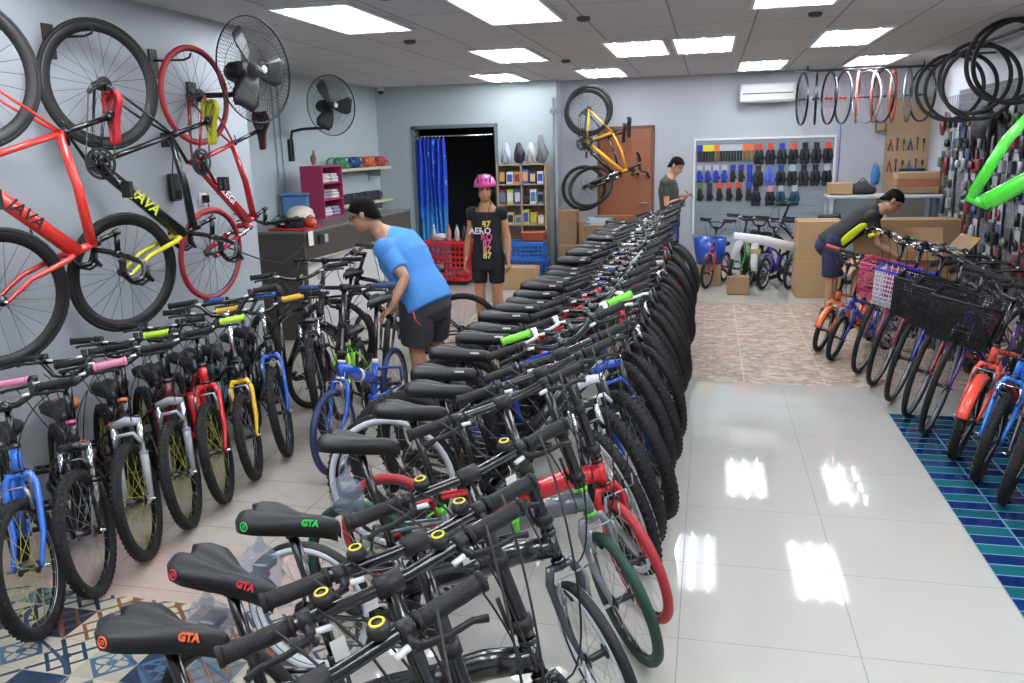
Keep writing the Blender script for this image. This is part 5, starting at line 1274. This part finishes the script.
t = thing('wood_block', 'small brown wooden box fixed above the pegboard corner', 'box', (2.22, YB - .05, 1.98)); part(MB().box(-.06, .06, -.045, .045, -.06, .06, c=.006), 'body', mat('brown_box', '#6f5f4c', .6), t); part(MB().box(-.05, .05, -.047, -.045, -.045, .045), 'face_plate', WD2, t)
t = thing('workbench', 'white metal framed bench with glass front at the back right', 'bench', (2.16, 11.62, 0)); WF = mat('bench_white', '#c3c7ca', .4)
for sx in (-.66, -.02, .62):
    for sy in (-.26, .22): part(MB().box(sx, sx + .04, sy, sy + .04, 0, 1.09, c=.003), 'leg', WF, t)
part(MB().box(-.68, .68, -.28, .28, 1.09, 1.125, c=.004), 'top', WF, t); part(MB().box(-.64, .64, -.26, .26, .60, .625).box(-.64, .64, -.26, .26, .20, .225), 'shelf_board', WF, t)
for sx in (-.62, .02): part(MB().box(sx, sx + .60, -.265, -.260, .63, 1.09), 'glass_panel', mat('bench_glass', '#5d6f78', .08, alpha=.45), t)
for i in range(7):
    o = put(gbox(.13, .2, .17), 'stock_box', [paint(['#2c3f62', '#9d9a92', '#35363a', '#7d5a44', '#23304c', '#b0b3b5', '#4a5a49'][i], .5), paint('#c3c3c0', .5)], None, Matrix.Translation((1.62 + i*.17, 11.62, .626))); tag(o, 'stock box inside the glass bench, %s from the left' % ORD[i], 'box', 'stock boxes in the bench')
t = thing('duffel_bag', 'dark bag slumped on the bench beside the small brown box', 'bag', (1.92, 11.62, 1.125)); part(MB().limb([(-.10, 0, .07), (0, 0, .09), (.12, 0, .05)], [.08, .10, .06], [.07, .09, .05], (0, 1, 0)), 'bag', mat('bag_dark', '#2a2627', .7, bump=.8, bscale=30), t); part(MB().tube([(-.08, 0, .14), (0, 0, .21), (.08, 0, .12)], .008, 6), 'strap', BLM, t)
# ------------------------------------------------------------------ right wall: accessory grid
t = thing('accessory_grid', 'wire accessory grid covering the right wall', 'display grid', (XR - .02, 9.4, 1.25)); b = MB()
for k in range(46): yy = -2.2 + k*.1; b.box(-.004, .002, yy - .002, yy + .002, -.95, 1.05)
for k in range(21): zz = -.95 + k*.1; b.box(-.006, 0, -2.2, 2.35, zz - .002, zz + .002)
part(b, 'wire', mat('grid_grey', '#8d9094', .4, .5), t)
part(MB().box(.001, .015, -2.2, 1.75, -1.0, 1.1), 'backing_board', mat('backing_grey', '#5f6267', .7), t)
rr = random.Random(21)
def m_blister():
    b = MB(); b.box(-.002, .002, -.05, .05, -.16, 0, c=.0005); return b.mesh('card')
def m_item(k):
    b = MB()
    if k == 0: b.ell((-.022, 0, -.10), (.022, .036, .036), nu=10, nv=7)
    if k == 1: b.box(-.04, -.003, -.03, .03, -.14, -.05, c=.008)
    if k == 2: b.tube([(-.018, 0, -.05), (-.018, 0, -.14)], .016, 8)
    if k == 3: b.torus((-.015, 0, -.10), (1, 0, 0), .030, .010, 16, 6)
    if k == 4: b.limb([(-.02, 0, -.06), (-.025, 0, -.12), (-.02, 0, -.19)], [.03, .04, .03], [.02, .022, .015], (0, 1, 0), 10)
    return b.mesh('item')
kn = [('bicycle_light', 'light'), ('inner_tube_box', 'inner tube box'), ('bottle_cage_pack', 'pump'), ('cable_lock', 'lock'), ('saddle_bag', 'saddle bag')]
ic = [('#17181b', 'black'), ('#2a2c31', 'dark grey'), ('#8f9297', 'silver'), ('#6f2a33', 'dark red'), ('#33436b', 'navy'), ('#4f6440', 'olive'), ('#17181b', 'black'), ('#1d1e22', 'black'), ('#9fa1a5', 'grey'), ('#383b42', 'dark grey')]
for r in range(8):
    for c_ in range(17):
        if rr.random() < .10: continue
        k = rr.randrange(5); col, cn = rr.choice(ic); yy = 7.35 + c_*.26 + rr.uniform(-.03, .03); zz = 2.12 - r*.235
        t = thing(kn[k][0], '%s %s pack, %s from the back, %s row down' % (cn, kn[k][1], ORD[16 - c_], ORD[r]), kn[k][1], (XR - .05, yy, zz), group='accessory packs on the right wall')
        s_ = Matrix.Scale(1.4, 4)
        put(cached('blister', m_blister), 'header_card', paint(rr.choice(['#a4a6a9', '#8d9095', '#6b3238', '#36466c', '#94999d', '#3b3d42', '#4c4f55']), .5), t, s_); put(cached(('item', k), lambda: m_item(k)), 'product', mat('item_' + col[1:], col, .4, .1), t, s_)
# tyres and wheels hung under the ceiling at the right
def tyre(label, x, y, z, R, az, kind='tyre'):
    t = thing('bicycle_tyre', label, 'tyre', (x, y, z), math.radians(az), 'tyres hung high at the right')
    put(cached(('tyreh', R), lambda: MB().torus((0, 0, 0), (0, 1, 0), R, .016, 48, 8).mesh('tyre')), 'tread', RUB, t, Matrix.Rotation(.1, 4, 'X'))
    put(cached(('tyreb', R), lambda: MB().torus((0, 0, 0), (0, 1, 0), R - .016, .006, 48, 5, flat=3.).mesh('bead')), 'bead', STL if kind == 'rim' else BLM, t, Matrix.Rotation(.1, 4, 'X'))
for i, (x, y, z, az) in enumerate([(2.42, 9.9, 2.32, -30), (2.45, 9.6, 2.30, -24), (2.46, 9.2, 2.36, -36), (2.44, 8.9, 2.30, -28), (2.40, 8.1, 2.42, -40), (2.42, 7.9, 2.40, -32)]):
    tyre('black tyre hung below the ceiling at the right, %s from the back' % ORD[i], x, y, z, .33, az)
t = part(MB().cyl((2.45, 7.6, 2.66), (2.45, 10.2, 2.66), .014, 8).cyl((2.45, 8, 2.66), (2.86, 8, 2.66), .012, 8).cyl((2.45, 10, 2.66), (2.86, 10, 2.66), .012, 8), 'tyre_rail', STL); tag(t, 'dark steel rail holding tyres along the top of the right wall', 'rail')
t = thing('bag_bundle', 'bundle of black pannier bags hung below the tyres on the right wall', 'bag', (2.62, 9.3, 1.95)); b = MB()
b.limb([(0, -.15, -.05), (0, 0, .0), (0, .18, -.04)], [.13, .16, .12], [.08, .10, .07], (0, 0, 1)); part(b, 'bag', mat('bag_navy', '#1c1e28', .6, bump=.6, bscale=30), t)
part(MB().tube([(0, -.2, 0), (-.02, -.24, -.15), (0, -.22, -.34)], [.03, .025, .012], 8).tube([(0, .2, 0), (-.02, .26, -.15), (0, .24, -.36)], [.03, .025, .012], 8), 'strap', BLM, t)
# black rim leaning over the accessory wall at the right edge
t = thing('mountain_bike_wheel', 'dark wheel hung low at the right edge under the green frame', 'wheel', (2.45, 6.75, 1.12), math.radians(78)); g_ = GEO['mtb']; a_, b_, c_ = wheel_meshes(g_['R'], g_['tr'], g_['rim'], 0, 1); put(a_, 'rim', [BLK, STL], t); put(b_, 'tyre', RUBK, t); put(c_, 'spokes', SPK, t)
# white wrapped frame and blue tub on the small bikes at the back
t = thing('wrapped_frame', 'bike frame wrapped in white foam lying on the small bikes', 'wrapped frame', (0, 10.55, 0)); FO = mat('white_foam', '#d8dadd', .6, bump=1., bscale=45)
part(MB().tube([(.30, 0, .42), (.36, 0, .60), (.42, 0, .73)], [.04, .05, .05], 10).tube([(.30, 0, .70), (.60, 0, .66), (1.05, .02, .56)], [.055, .06, .055], 10).tube([(.56, 0, .66), (.55, 0, .38), (.56, 0, .28)], [.05, .045, .04], 10), 'foam', FO, t)
part(MB().box(.50, .62, -.05, .05, .50, .55), 'tape', TAPE, t)
t = thing('blue_tub', 'blue plastic tub standing behind the green-tyred kids bike', 'tub', (.02, 11.2, 0)); part(MB().revolve([(0, .30), (.16, .30), (.20, .62), (.215, .62), (.175, .285), (0, .28)], n=24), 'body', paint('#1f52b8', .35), t); part(MB().box(-.15, .15, -.15, .15, 0, .28, c=.005), 'carton', CARD, t)
t = thing('brown_parcel', 'small brown parcel resting by the green-tyred wheel', 'parcel', (.38, 10.5, .0)); part(MB().box(-.14, .12, -.10, .10, 0, .22, c=.01), 'wrap', CARD2, t); part(MB().box(-.145, .125, -.02, .02, .0, .222), 'tape', TAPE, t)
# ------------------------------------------------------------------ people
SH_D = mat('sandal_dark', '#26262a', .6)
def person(label, org, J, f, skin, hair, clothes, extra=None, rad=1., long_hair=False, handcurl=.5):
    """J: joints relative to org; f: facing direction of the head"""
    o = V(*org); P = {k: Vector(v) for k, v in J.items()}
    sk = mat('skin_' + skin[1:], skin, .5, bump=.05, bscale=200)
    sideT = (P['shL'] - P['shR']).normalized(); sideP = (P['hipL'] - P['hipR']).normalized()
    b = MB(); pel = (P['hipL'] + P['hipR'])/2; ch = (P['shL'] + P['shR'])/2; nk = P['neck']; hd = P['head']
    wst = pel.lerp(ch, .42); chs = pel.lerp(ch, .78)
    tw = [.155*rad, .15*rad, .135*rad, .155*rad, .15*rad, .07]; td = [.10*rad, .11*rad, .10*rad, .115*rad, .085*rad, .06]
    tp = [pel - (ch - pel).normalized()*.03, pel.lerp(ch, .12), wst, chs, ch + (nk - ch)*.15, nk]
    tw_ = J.get('tw', 1.)
    b.limb(tp, tw, td, sideT.lerp(sideP, .3), 20)
    b.limb([nk - (hd - nk)*.2, nk.lerp(hd, .6)], [.052, .050], [.055, .052], sideT, 12)
    # head
    F = Vector(f).normalized(); U = (hd - nk).normalized(); U = (V(0, 0, 1)*.4 + U).normalized() if 'headup' not in J else Vector(J['headup']).normalized()
    L = U.cross(F).normalized(); U = F.cross(L).normalized(); H = Matrix((F, L, U)).transposed()
    def hp(x, y, z): return hd + H @ V(x, y, z)
    b.ell(hp(-.012, 0, .035), (.092, .076, .082), H, 20, 12)
    b.ell(hp(.020, 0, -.035), (.066, .062, .070), H, 18, 12)
    b.ell(hp(.048, 0, -.082), (.030, .034, .026), H, 12, 8)
    b.limb([hp(.080, 0, .010), hp(.094, 0, -.018), hp(.100, 0, -.033)], [.008, .011, .015], [.010, .012, .011], L, 10)
    b.limb([hp(.080, -.016, -.062), hp(.086, 0, -.062), hp(.080, .016, -.062)], [.006]*3, [.008]*3, U, 8)
    for s in (-1, 1): b.limb([hp(-.008, s*.078, .022), hp(-.004, s*.083, .0), hp(.002, s*.076, -.028)], [.018, .018, .010], [.008, .009, .007], F, 10)
    for s in (-1, 1): b.limb([hp(.076, s*.018, .024), hp(.070, s*.044, .024)], [.010, .010], [.006, .006], U, 8)
    # limbs
    for S in ('L', 'R'):
        sh, el, wr = P['sh' + S], P['el' + S], P['wr' + S]; hip, kn, an, toe = P['hip' + S], P['kn' + S], P['an' + S], P['toe' + S]
        b.limb([sh, sh.lerp(el, .5), el, el.lerp(wr, .3), wr], [.046*rad, .043*rad, .037, .039, .025], [.045*rad, .042*rad, .035, .037, .021], sideT, 14)
        b.limb([hip, hip.lerp(kn, .35), kn, kn.lerp(an, .3), an], [.085*rad, .080*rad, .054, .056, .036], [.088*rad, .083*rad, .056, .058, .038], sideP, 16)
        fo = (toe - an); fo.z = 0; fo.normalize(); fs = V(-fo.y, fo.x, 0)
        b.limb([an + V(0, 0, -.03) - fo*.03, an + V(0, 0, -.045) + fo*.05, V(toe.x, toe.y, .022)], [.034, .042, .040], [.036, .028, .018], fs, 12)
        # hand: palm, four unequal fingers, thumb
        d = P.get('hd' + S); d = (d - wr).normalized() if d is not None else (wr - el).normalized()
        pn = Vector(J.get('pn' + S, (0, 1, 0))); pn = (pn - d*pn.dot(d)).normalized(); sd = d.cross(pn).normalized()   # palm normal, thumb side
        if S == 'R': sd = -sd if J.get('flipR') else sd
        b.limb([wr, wr + d*.035, wr + d*.075], [.026, .036, .038], [.018, .016, .013], sd, 12)
        kn0 = wr + d*.078
        for k, (off, ln) in enumerate(((.028, .066), (.010, .075), (-.009, .070), (-.027, .054))):
            c0 = kn0 + sd*off; cv = handcurl
            p1 = c0 + (d*math.cos(cv*.5) + pn*math.sin(cv*.5))*ln*.45; p2 = p1 + (d*math.cos(cv*1.6) + pn*math.sin(cv*1.6))*ln*.32; p3 = p2 + (d*math.cos(cv*2.6) + pn*math.sin(cv*2.6))*ln*.25
            b.tube([c0 - d*.015, c0, p1, p2, p3], [.009, .0088, .008, .0074, .006], 8)
        t0 = wr + d*.025 + sd*.026; t1 = t0 + (d*.7 + sd*.6 + pn*.2).normalized()*.035; t2 = t1 + (d*.9 + sd*.25 + pn*.35).normalized()*.030
        b.tube([t0 - sd*.012, t0, t1, t2], [.011, .012, .0095, .007], 8)
    me = b.remesh(.0055, 2, 'person')
    root = put(me, 'person', sk, None, Matrix.Translation(o)); tag(root, label, 'person')
    # hair cap
    def cap(scale=1.08, low=-.02, nm='hair', m=None, puff=0.):
        b = MB(); n1, n2 = 28, 14; rs = []
        for i in range(n2 + 1):
            ph = PI*.5*(1 - i/n2*1.0); r = []
            for j in range(n1):
                th = 2*PI*j/n1; fr = max(0, math.cos(th)); bk = max(0, -math.cos(th)); lowz = low - .006 - .062*bk**.7 + .072*fr
                t = i/n2; zz = math.sin((1 - t)*PI/2); q = math.cos((1 - t)*PI/2)
                z = .035 + .082*scale*zz if t < 1 else .035
                x = -.012 + .092*scale*q*math.cos(th); y = .076*scale*q*math.sin(th)
                if t > .75: z = z + (lowz - .035)*(t - .75)/.25
                r.append(hp(x, y, z))
            rs.append(r)
        b.rings(rs, cap=False)
        h = part(b, nm, m or HAIR, root); md = h.modifiers.new('s', 'SOLIDIFY'); md.thickness = .008; md.offset = 1
        return h
    if hair == 'short': cap(1.10, .004)
    if hair == 'long':
        cap(1.10, -.02)
        b = MB(); b.limb([hp(-.07, 0, .06), hp(-.085, 0, -.05), hp(-.075, 0, -.13)], [.07, .082, .07], [.035, .035, .025], L, 16)
        for s in (-1, 1): b.limb([hp(-.01, s*.078, .03), hp(-.01, s*.088, -.05), hp(-.02, s*.085, -.11)], [.045, .04, .03], [.018, .018, .014], F, 12)
        part(b, 'hair', HAIR, root)
    b = MB()
    for s in (-1, 1): b.limb([hp(.082, s*.016, .030), hp(.078, s*.040, .033)], [.004, .004], [.004, .004], U, 6)
    part(b, 'eyebrows', HAIR, root)
    b = MB()
    for s in (-1, 1): b.ell(hp(.071, s*.031, .010), (.010, .013, .009), H, 10, 6)
    part(b, 'eyes', mat('eye_dark', '#2a1d18', .2), root)
    b = MB(); b.limb([hp(.090, -.022, -.060), hp(.093, 0, -.063), hp(.090, .022, -.060)], [.0035]*3, [.004]*3, U, 6); part(b, 'mouth', mat('lips', '#94504a', .45), root)
    # clothes
    c = clothes; so = c.get('off', .016); ra = min(rad, 1.06)
    b = MB(); hem = c.get('hem', -.10)
    dn = (ch - pel).normalized()
    b.limb([pel + dn*hem, pel.lerp(ch, .15), wst, chs, ch + (nk - ch)*.10, nk - (nk - ch)*c.get('neck', .3)], [w + so for w in (.165*rad, .16*rad, .145*rad, .162*rad, .158*rad, c.get('nw', .075))], [w + so for w in (.115*rad, .118*rad, .108*rad, .12*rad, .096*rad, .062)], sideT.lerp(sideP, .3), 22, e0=.12, e1=.3)
    for S in ('L', 'R'):
        sh, el = P['sh' + S], P['el' + S]; e = sh.lerp(el, c.get('sleeve', .62))
        b.ell(sh, (.060*ra + so, .060*ra + so, .058*ra + so))
        b.limb([sh - (ch - sh)*-.15, sh.lerp(e, .5), e], [.054*ra + so, .047*ra + so*.8, .046*ra + so*.8], [.056*ra + so, .046*ra + so*.8, .045*ra + so*.8], sideT, 14, e1=.12)
    sm = part_mesh(b.remesh(.007, 14, 'shirt'), 'shirt', mat('shirt_' + c['shirt'][1:], c['shirt'], .85, bump=.5, bscale=14), root)
    b = MB()
    b.limb([pel + dn*.06, pel, pel - dn*.07], [.168*rad, .172*rad, .150*rad], [.122*rad, .128*rad, .115*rad], sideP, 20)
    for S in ('L', 'R'):
        hip, kn = P['hip' + S], P['kn' + S]; e = hip.lerp(kn, c.get('leg', .9))
        b.limb([hip + dn*.02, hip.lerp(e, .5), e], [.100*rad, .098*rad, .088*rad + c.get('flare', 0)], [.104*rad, .102*rad, .092*rad + c.get('flare', 0)], sideP, 16, e1=.1)
    part_mesh(b.remesh(.007, 6, 'shorts'), 'shorts', mat('shorts_' + c['shorts'][1:], c['shorts'], .85, bump=.4, bscale=18), root)
    if c.get('shoe'):
        for S in ('L', 'R'):
            an, toe = P['an' + S], P['toe' + S]; fo = (toe - an); fo.z = 0; fo.normalize(); fs = V(-fo.y, fo.x, 0)
            b = MB(); b.limb([an + V(0, 0, -.04) - fo*.045, V(an.x, an.y, .05) + fo*.06, V(toe.x, toe.y, .035) + fo*.01], [.040, .048, .044], [.042, .038, .026], fs, 14)
            b.limb([V(an.x, an.y, .012) - fo*.05, V(an.x, an.y, .012) + fo*.07, V(toe.x, toe.y, .012) + fo*.02], [.042, .050, .046], [.012]*3, fs, 14, m=1)
            part(b, 'shoe', [mat('shoe_' + c['shoe'][1:], c['shoe'], .7), mat('sole_' + c.get('sole', '#cfd4c8')[1:], c.get('sole', '#cfd4c8'), .6)], root)
    return root, hp, H, F, L, U
def part_mesh(me, name, m, root): return put(me, name, m, root)
# --- man in the blue T-shirt leaning over the blue folding bike
A = lambda *p: V(*p)
o = (-1.93, 5.55, 0)
J = dict(hipL=(.03, .02, .80) , hipR=(-.03, -.16, .80), shL=(-.19, .16, 1.18), shR=(-.23, -.20, 1.16), neck=(-.32, -.05, 1.27), head=(-.41, -.12, 1.39),
         elR=(-.06, -.30, .98), wrR=(-.13, -.40, .79), hdR=(-.20, -.42, .74), elL=(-.20, .17, .96), wrL=(-.24, .02, .78), hdL=(-.28, -.03, .73),
         knL=(-.02, .12, .44), anL=(.05, .16, .09), toeL=(-.09, .08, .02), knR=(-.06, -.15, .43), anR=(-.01, -.14, .09), toeR=(-.15, -.20, .02), pnR=(0, 0, -1), pnL=(0, 0, -1), headup=(-.30, -.10, 1))
r, hp, H, F, L, U = person('man in a sky-blue T-shirt and glasses bending over the blue folding bike', o, J, (-1, -.25, -.38), '#b88a6c', 'short', dict(shirt='#4d8fd6', shorts='#35323a', leg=.85, hem=-.06, sleeve=.72, shoe='#26262a', off=.022), rad=1.24, handcurl=.75)
b = MB()
for s in (-1, 1):
    b.tube([hp(.098, s*.012, .018), hp(.098, s*.028, .024), hp(.090, s*.050, .018), hp(.090, s*.048, -.006), hp(.096, s*.028, -.014), hp(.100, s*.014, -.004)], .0022, 5, closed=True)
    b.tube([hp(.089, s*.050, .016), hp(.04, s*.080, .016), hp(-.005, s*.084, .012)], .0022, 5)
b.tube([hp(.098, -.012, .014), hp(.101, 0, .017), hp(.098, .012, .014)], .0022, 5); part(b, 'glasses', BLK, r)
lettering('rox', .05, WD, r, (-.365, -.245, 1.03), (.35, -.9, .1), (-.5, -.2, .8), 'lettering')
part(MB().tube([(.0, -.345, .76), (.02, -.36, .70), (.05, -.345, .66)], .006, 6), 'zip_pull', mat('zip_red', '#b0303a', .5), r)
# --- woman with the pink helmet
o = (-2.13, 7.95, 0)
J = dict(hipL=(.085, 0, .78), hipR=(-.085, 0, .78), shL=(.150, .01, 1.215), shR=(-.150, .01, 1.215), neck=(0, .0, 1.29), head=(0, -.02, 1.43),
         elL=(.195, .03, .97), wrL=(.215, -.02, .76), elR=(-.195, .03, .97), wrR=(-.215, -.02, .76), knL=(.09, -.01, .42), anL=(.09, .03, .08), toeL=(.12, -.10, .02), knR=(-.09, -.01, .42), anR=(-.09, .03, .08), toeR=(-.12, -.10, .02), pnR=(1, 0, 0), pnL=(-1, 0, 0), headup=(0, 0, 1))
r, hp, H, F, L, U = person('smiling woman in a pink bike helmet and black printed T-shirt', o, J, (.18, -1, -.02), '#b5805f', 'long', dict(shirt='#14161d', shorts='#101114', leg=.72, hem=-.12, sleeve=.30, shoe='#3a3034', off=.012, neck=.85, nw=.10), rad=.86)
# the print: stacked 87 with AERO
pk = [('#e8d24a', 1.11), ('#e0558c', .985), ('#e06a9c', .925), ('#e89a7a', .865), ('#e8dc8a', .805)]
for c_, zz in pk: lettering('87' if c_ != '#e0558c' else 'RO', .085 if True else 0, mat('print_' + c_[1:], c_, .6), r, (.035, -.150, zz), (1, 0, 0), (0, .03, 1), 'lettering', .002)
lettering('AERO', .085, mat('print_white', '#e6e6ea', .6), r, (-.028, -.156, 1.045), (1, 0, 0), (0, .03, 1), 'lettering', .002)
HPK = mat('helmet_pink', '#d94a94', .25, 0, .5)
h = thing('pink_helmet', 'pink vented bicycle helmet worn by the woman', 'helmet', o)
b = MB(); n1 = 24; rs = []
for i in range(9):
    t_ = i/8; z_ = math.sin((1 - t_)*PI/2); q = math.cos((1 - t_)*PI/2); r_ = []
    for j in range(n1):
        th = 2*PI*j/n1; r_.append(hp(-.012 + .128*q*math.cos(th), .098*q*math.sin(th), .045 + .098*z_ - .012*(t_ > .9)))
    rs.append(r_)
b.rings(rs, cap=False); sh = part(b, 'shell', HPK, h); md = sh.modifiers.new('s', 'SOLIDIFY'); md.thickness = .012
b = MB()
for s in (-.6, -.2, .2, .6):
    for e0, e1 in ((.25, .85), (1.1, 1.6), (1.9, 2.6)):
        pts = []
        for k in range(6):
            a = e0 + (e1 - e0)*k/5; pts.append(hp(-.012 + .132*math.cos(a)*math.cos(s*.9), .102*math.sin(s*1.1)*max(.35, abs(math.cos(a*.6 - .6))), .047 + .102*math.sin(a)*math.cos(s*.55)))
        b.tube(pts, [.004, .009, .010, .010, .009, .004], 6)
part(b, 'vent', mat('helmet_vent', '#4a1a34', .6), h)
part(MB().tube([hp(.02, .085, .03), hp(.045, .06, -.06), hp(.03, 0, -.115), hp(.045, -.06, -.06), hp(.02, -.085, .03)], .004, 5), 'chin_strap', BLM, h)
b = MB(); b.tube([(-.06, -.04, 1.32), (-.055, -.125, 1.20), (-.01, -.148, 1.10)], .004, 5).tube([(.06, -.04, 1.32), (.045, -.125, 1.20), (.01, -.148, 1.10)], .004, 5).box(-.012, .012, -.158, -.146, 1.05, 1.10, c=.003)
part(b, 'lanyard', BLM, r)
# --- man in the dark green T-shirt looking at his phone
o = (-.52, 11.25, 0)
J = dict(hipL=(.03, .09, .85), hipR=(0, -.09, .85), shL=(-.0, .18, 1.34), shR=(-.03, -.18, 1.34), neck=(.03, 0, 1.42), head=(.09, -.01, 1.54), elR=(-.02, -.23, 1.06), wrR=(.17, -.12, 1.13), elL=(.02, .22, 1.08), wrL=(.19, .03, 1.15),
         hdR=(.24, -.08, 1.16), hdL=(.25, -.02, 1.18), knL=(.05, .10, .46), anL=(.0, .10, .08), toeL=(.15, .10, .02), knR=(.03, -.09, .46), anR=(-.03, -.09, .08), toeR=(.12, -.10, .02), pnR=(0, .6, .6), pnL=(0, -.6, .6), headup=(.25, 0, 1))
r, hp, H, F, L, U = person('man in a dark green T-shirt looking down at his phone by the back wall', o, J, (.9, -.45, -.5), '#b98a6e', 'short', dict(shirt='#343a30', shorts='#2b3a7a', leg=.95, hem=-.10, sleeve=.6, shoe='#2a2a2e'), handcurl=.8)
t = thing('mobile_phone', 'dark mobile phone held by the man in the green T-shirt', 'phone', (o[0] + .255, o[1] - .05, 1.195)); M_ = Matrix.Rotation(-.9, 4, 'Y'); part(MB().box(-.005, .004, -.036, .036, -.07, .07, c=.003), 'case', BLK, t, M=M_); part(MB().box(-.006, -.005, -.032, .032, -.064, .064), 'screen', mat('phone_screen', '#3a4656', .1), t, M=M_)
# --- man in black and neon bending over the open carton
o = (1.28, 9.06, 0)
J = dict(hipL=(-.04, .10, .80), hipR=(-.06, -.10, .80), shL=(.33, .17, 1.10), shR=(.30, -.17, 1.06), neck=(.42, 0, 1.13), head=(.50, -.02, 1.20), elR=(.36, -.24, .80), wrR=(.56, -.26, .66), hdR=(.63, -.26, .62), elL=(.42, .16, .82), wrL=(.60, .02, .68), hdL=(.67, -.02, .64),
         knL=(.0, .11, .43), anL=(-.02, .14, .09), toeL=(.13, .13, .02), knR=(-.03, -.10, .43), anR=(-.06, -.08, .09), toeR=(.09, -.12, .02), pnR=(0, .3, -.9), pnL=(0, -.3, -.9), headup=(.75, 0, .65))
r, hp, H, F, L, U = person('man in a black and neon yellow jersey bending over the open carton', o, J, (.8, -.2, -.85), '#b08468', 'short', dict(shirt='#121315', shorts='#1f2746', leg=.92, hem=-.07, sleeve=.66, shoe='#1f2a24', sole='#7fae6a', flare=.015), rad=1.0, handcurl=.8)
NY = mat('neon_panel', '#c8dc1e', .7)
def strip(pts, w, d, m): 
    b = MB(); b.limb(pts, w, d, (1, 0, 0)); return b
b = MB(); b.limb([(.02, -.165, .80), (.10, -.185, .88), (.20, -.178, .97), (.27, -.165, 1.0)], [.034, .040, .032, .018], [.008]*4, (.6, 0, -.8)); part(b, 'side_panel', NY, r)
e = V(.30, -.17, 1.06).lerp(V(.36, -.24, .80), .64); b = MB(); d_ = (V(.36, -.24, .80) - V(.30, -.17, 1.06)).normalized(); b.revolve([(.0745, -.016), (.0755, 0), (.0745, .016), (.066, .016), (.066, -.016)], c=e, ax=d_, n=22, closedprof=True); part(b, 'sleeve_band', NY, r)
b = MB()
for s in (-1, 1): b.tube([hp(.09, s*.012, .014), hp(.085, s*.045, .014), hp(.0, s*.084, .012)], .0025, 5)
part(b, 'glasses', mat('glasses_grey', '#8d9298', .3, .5), r)
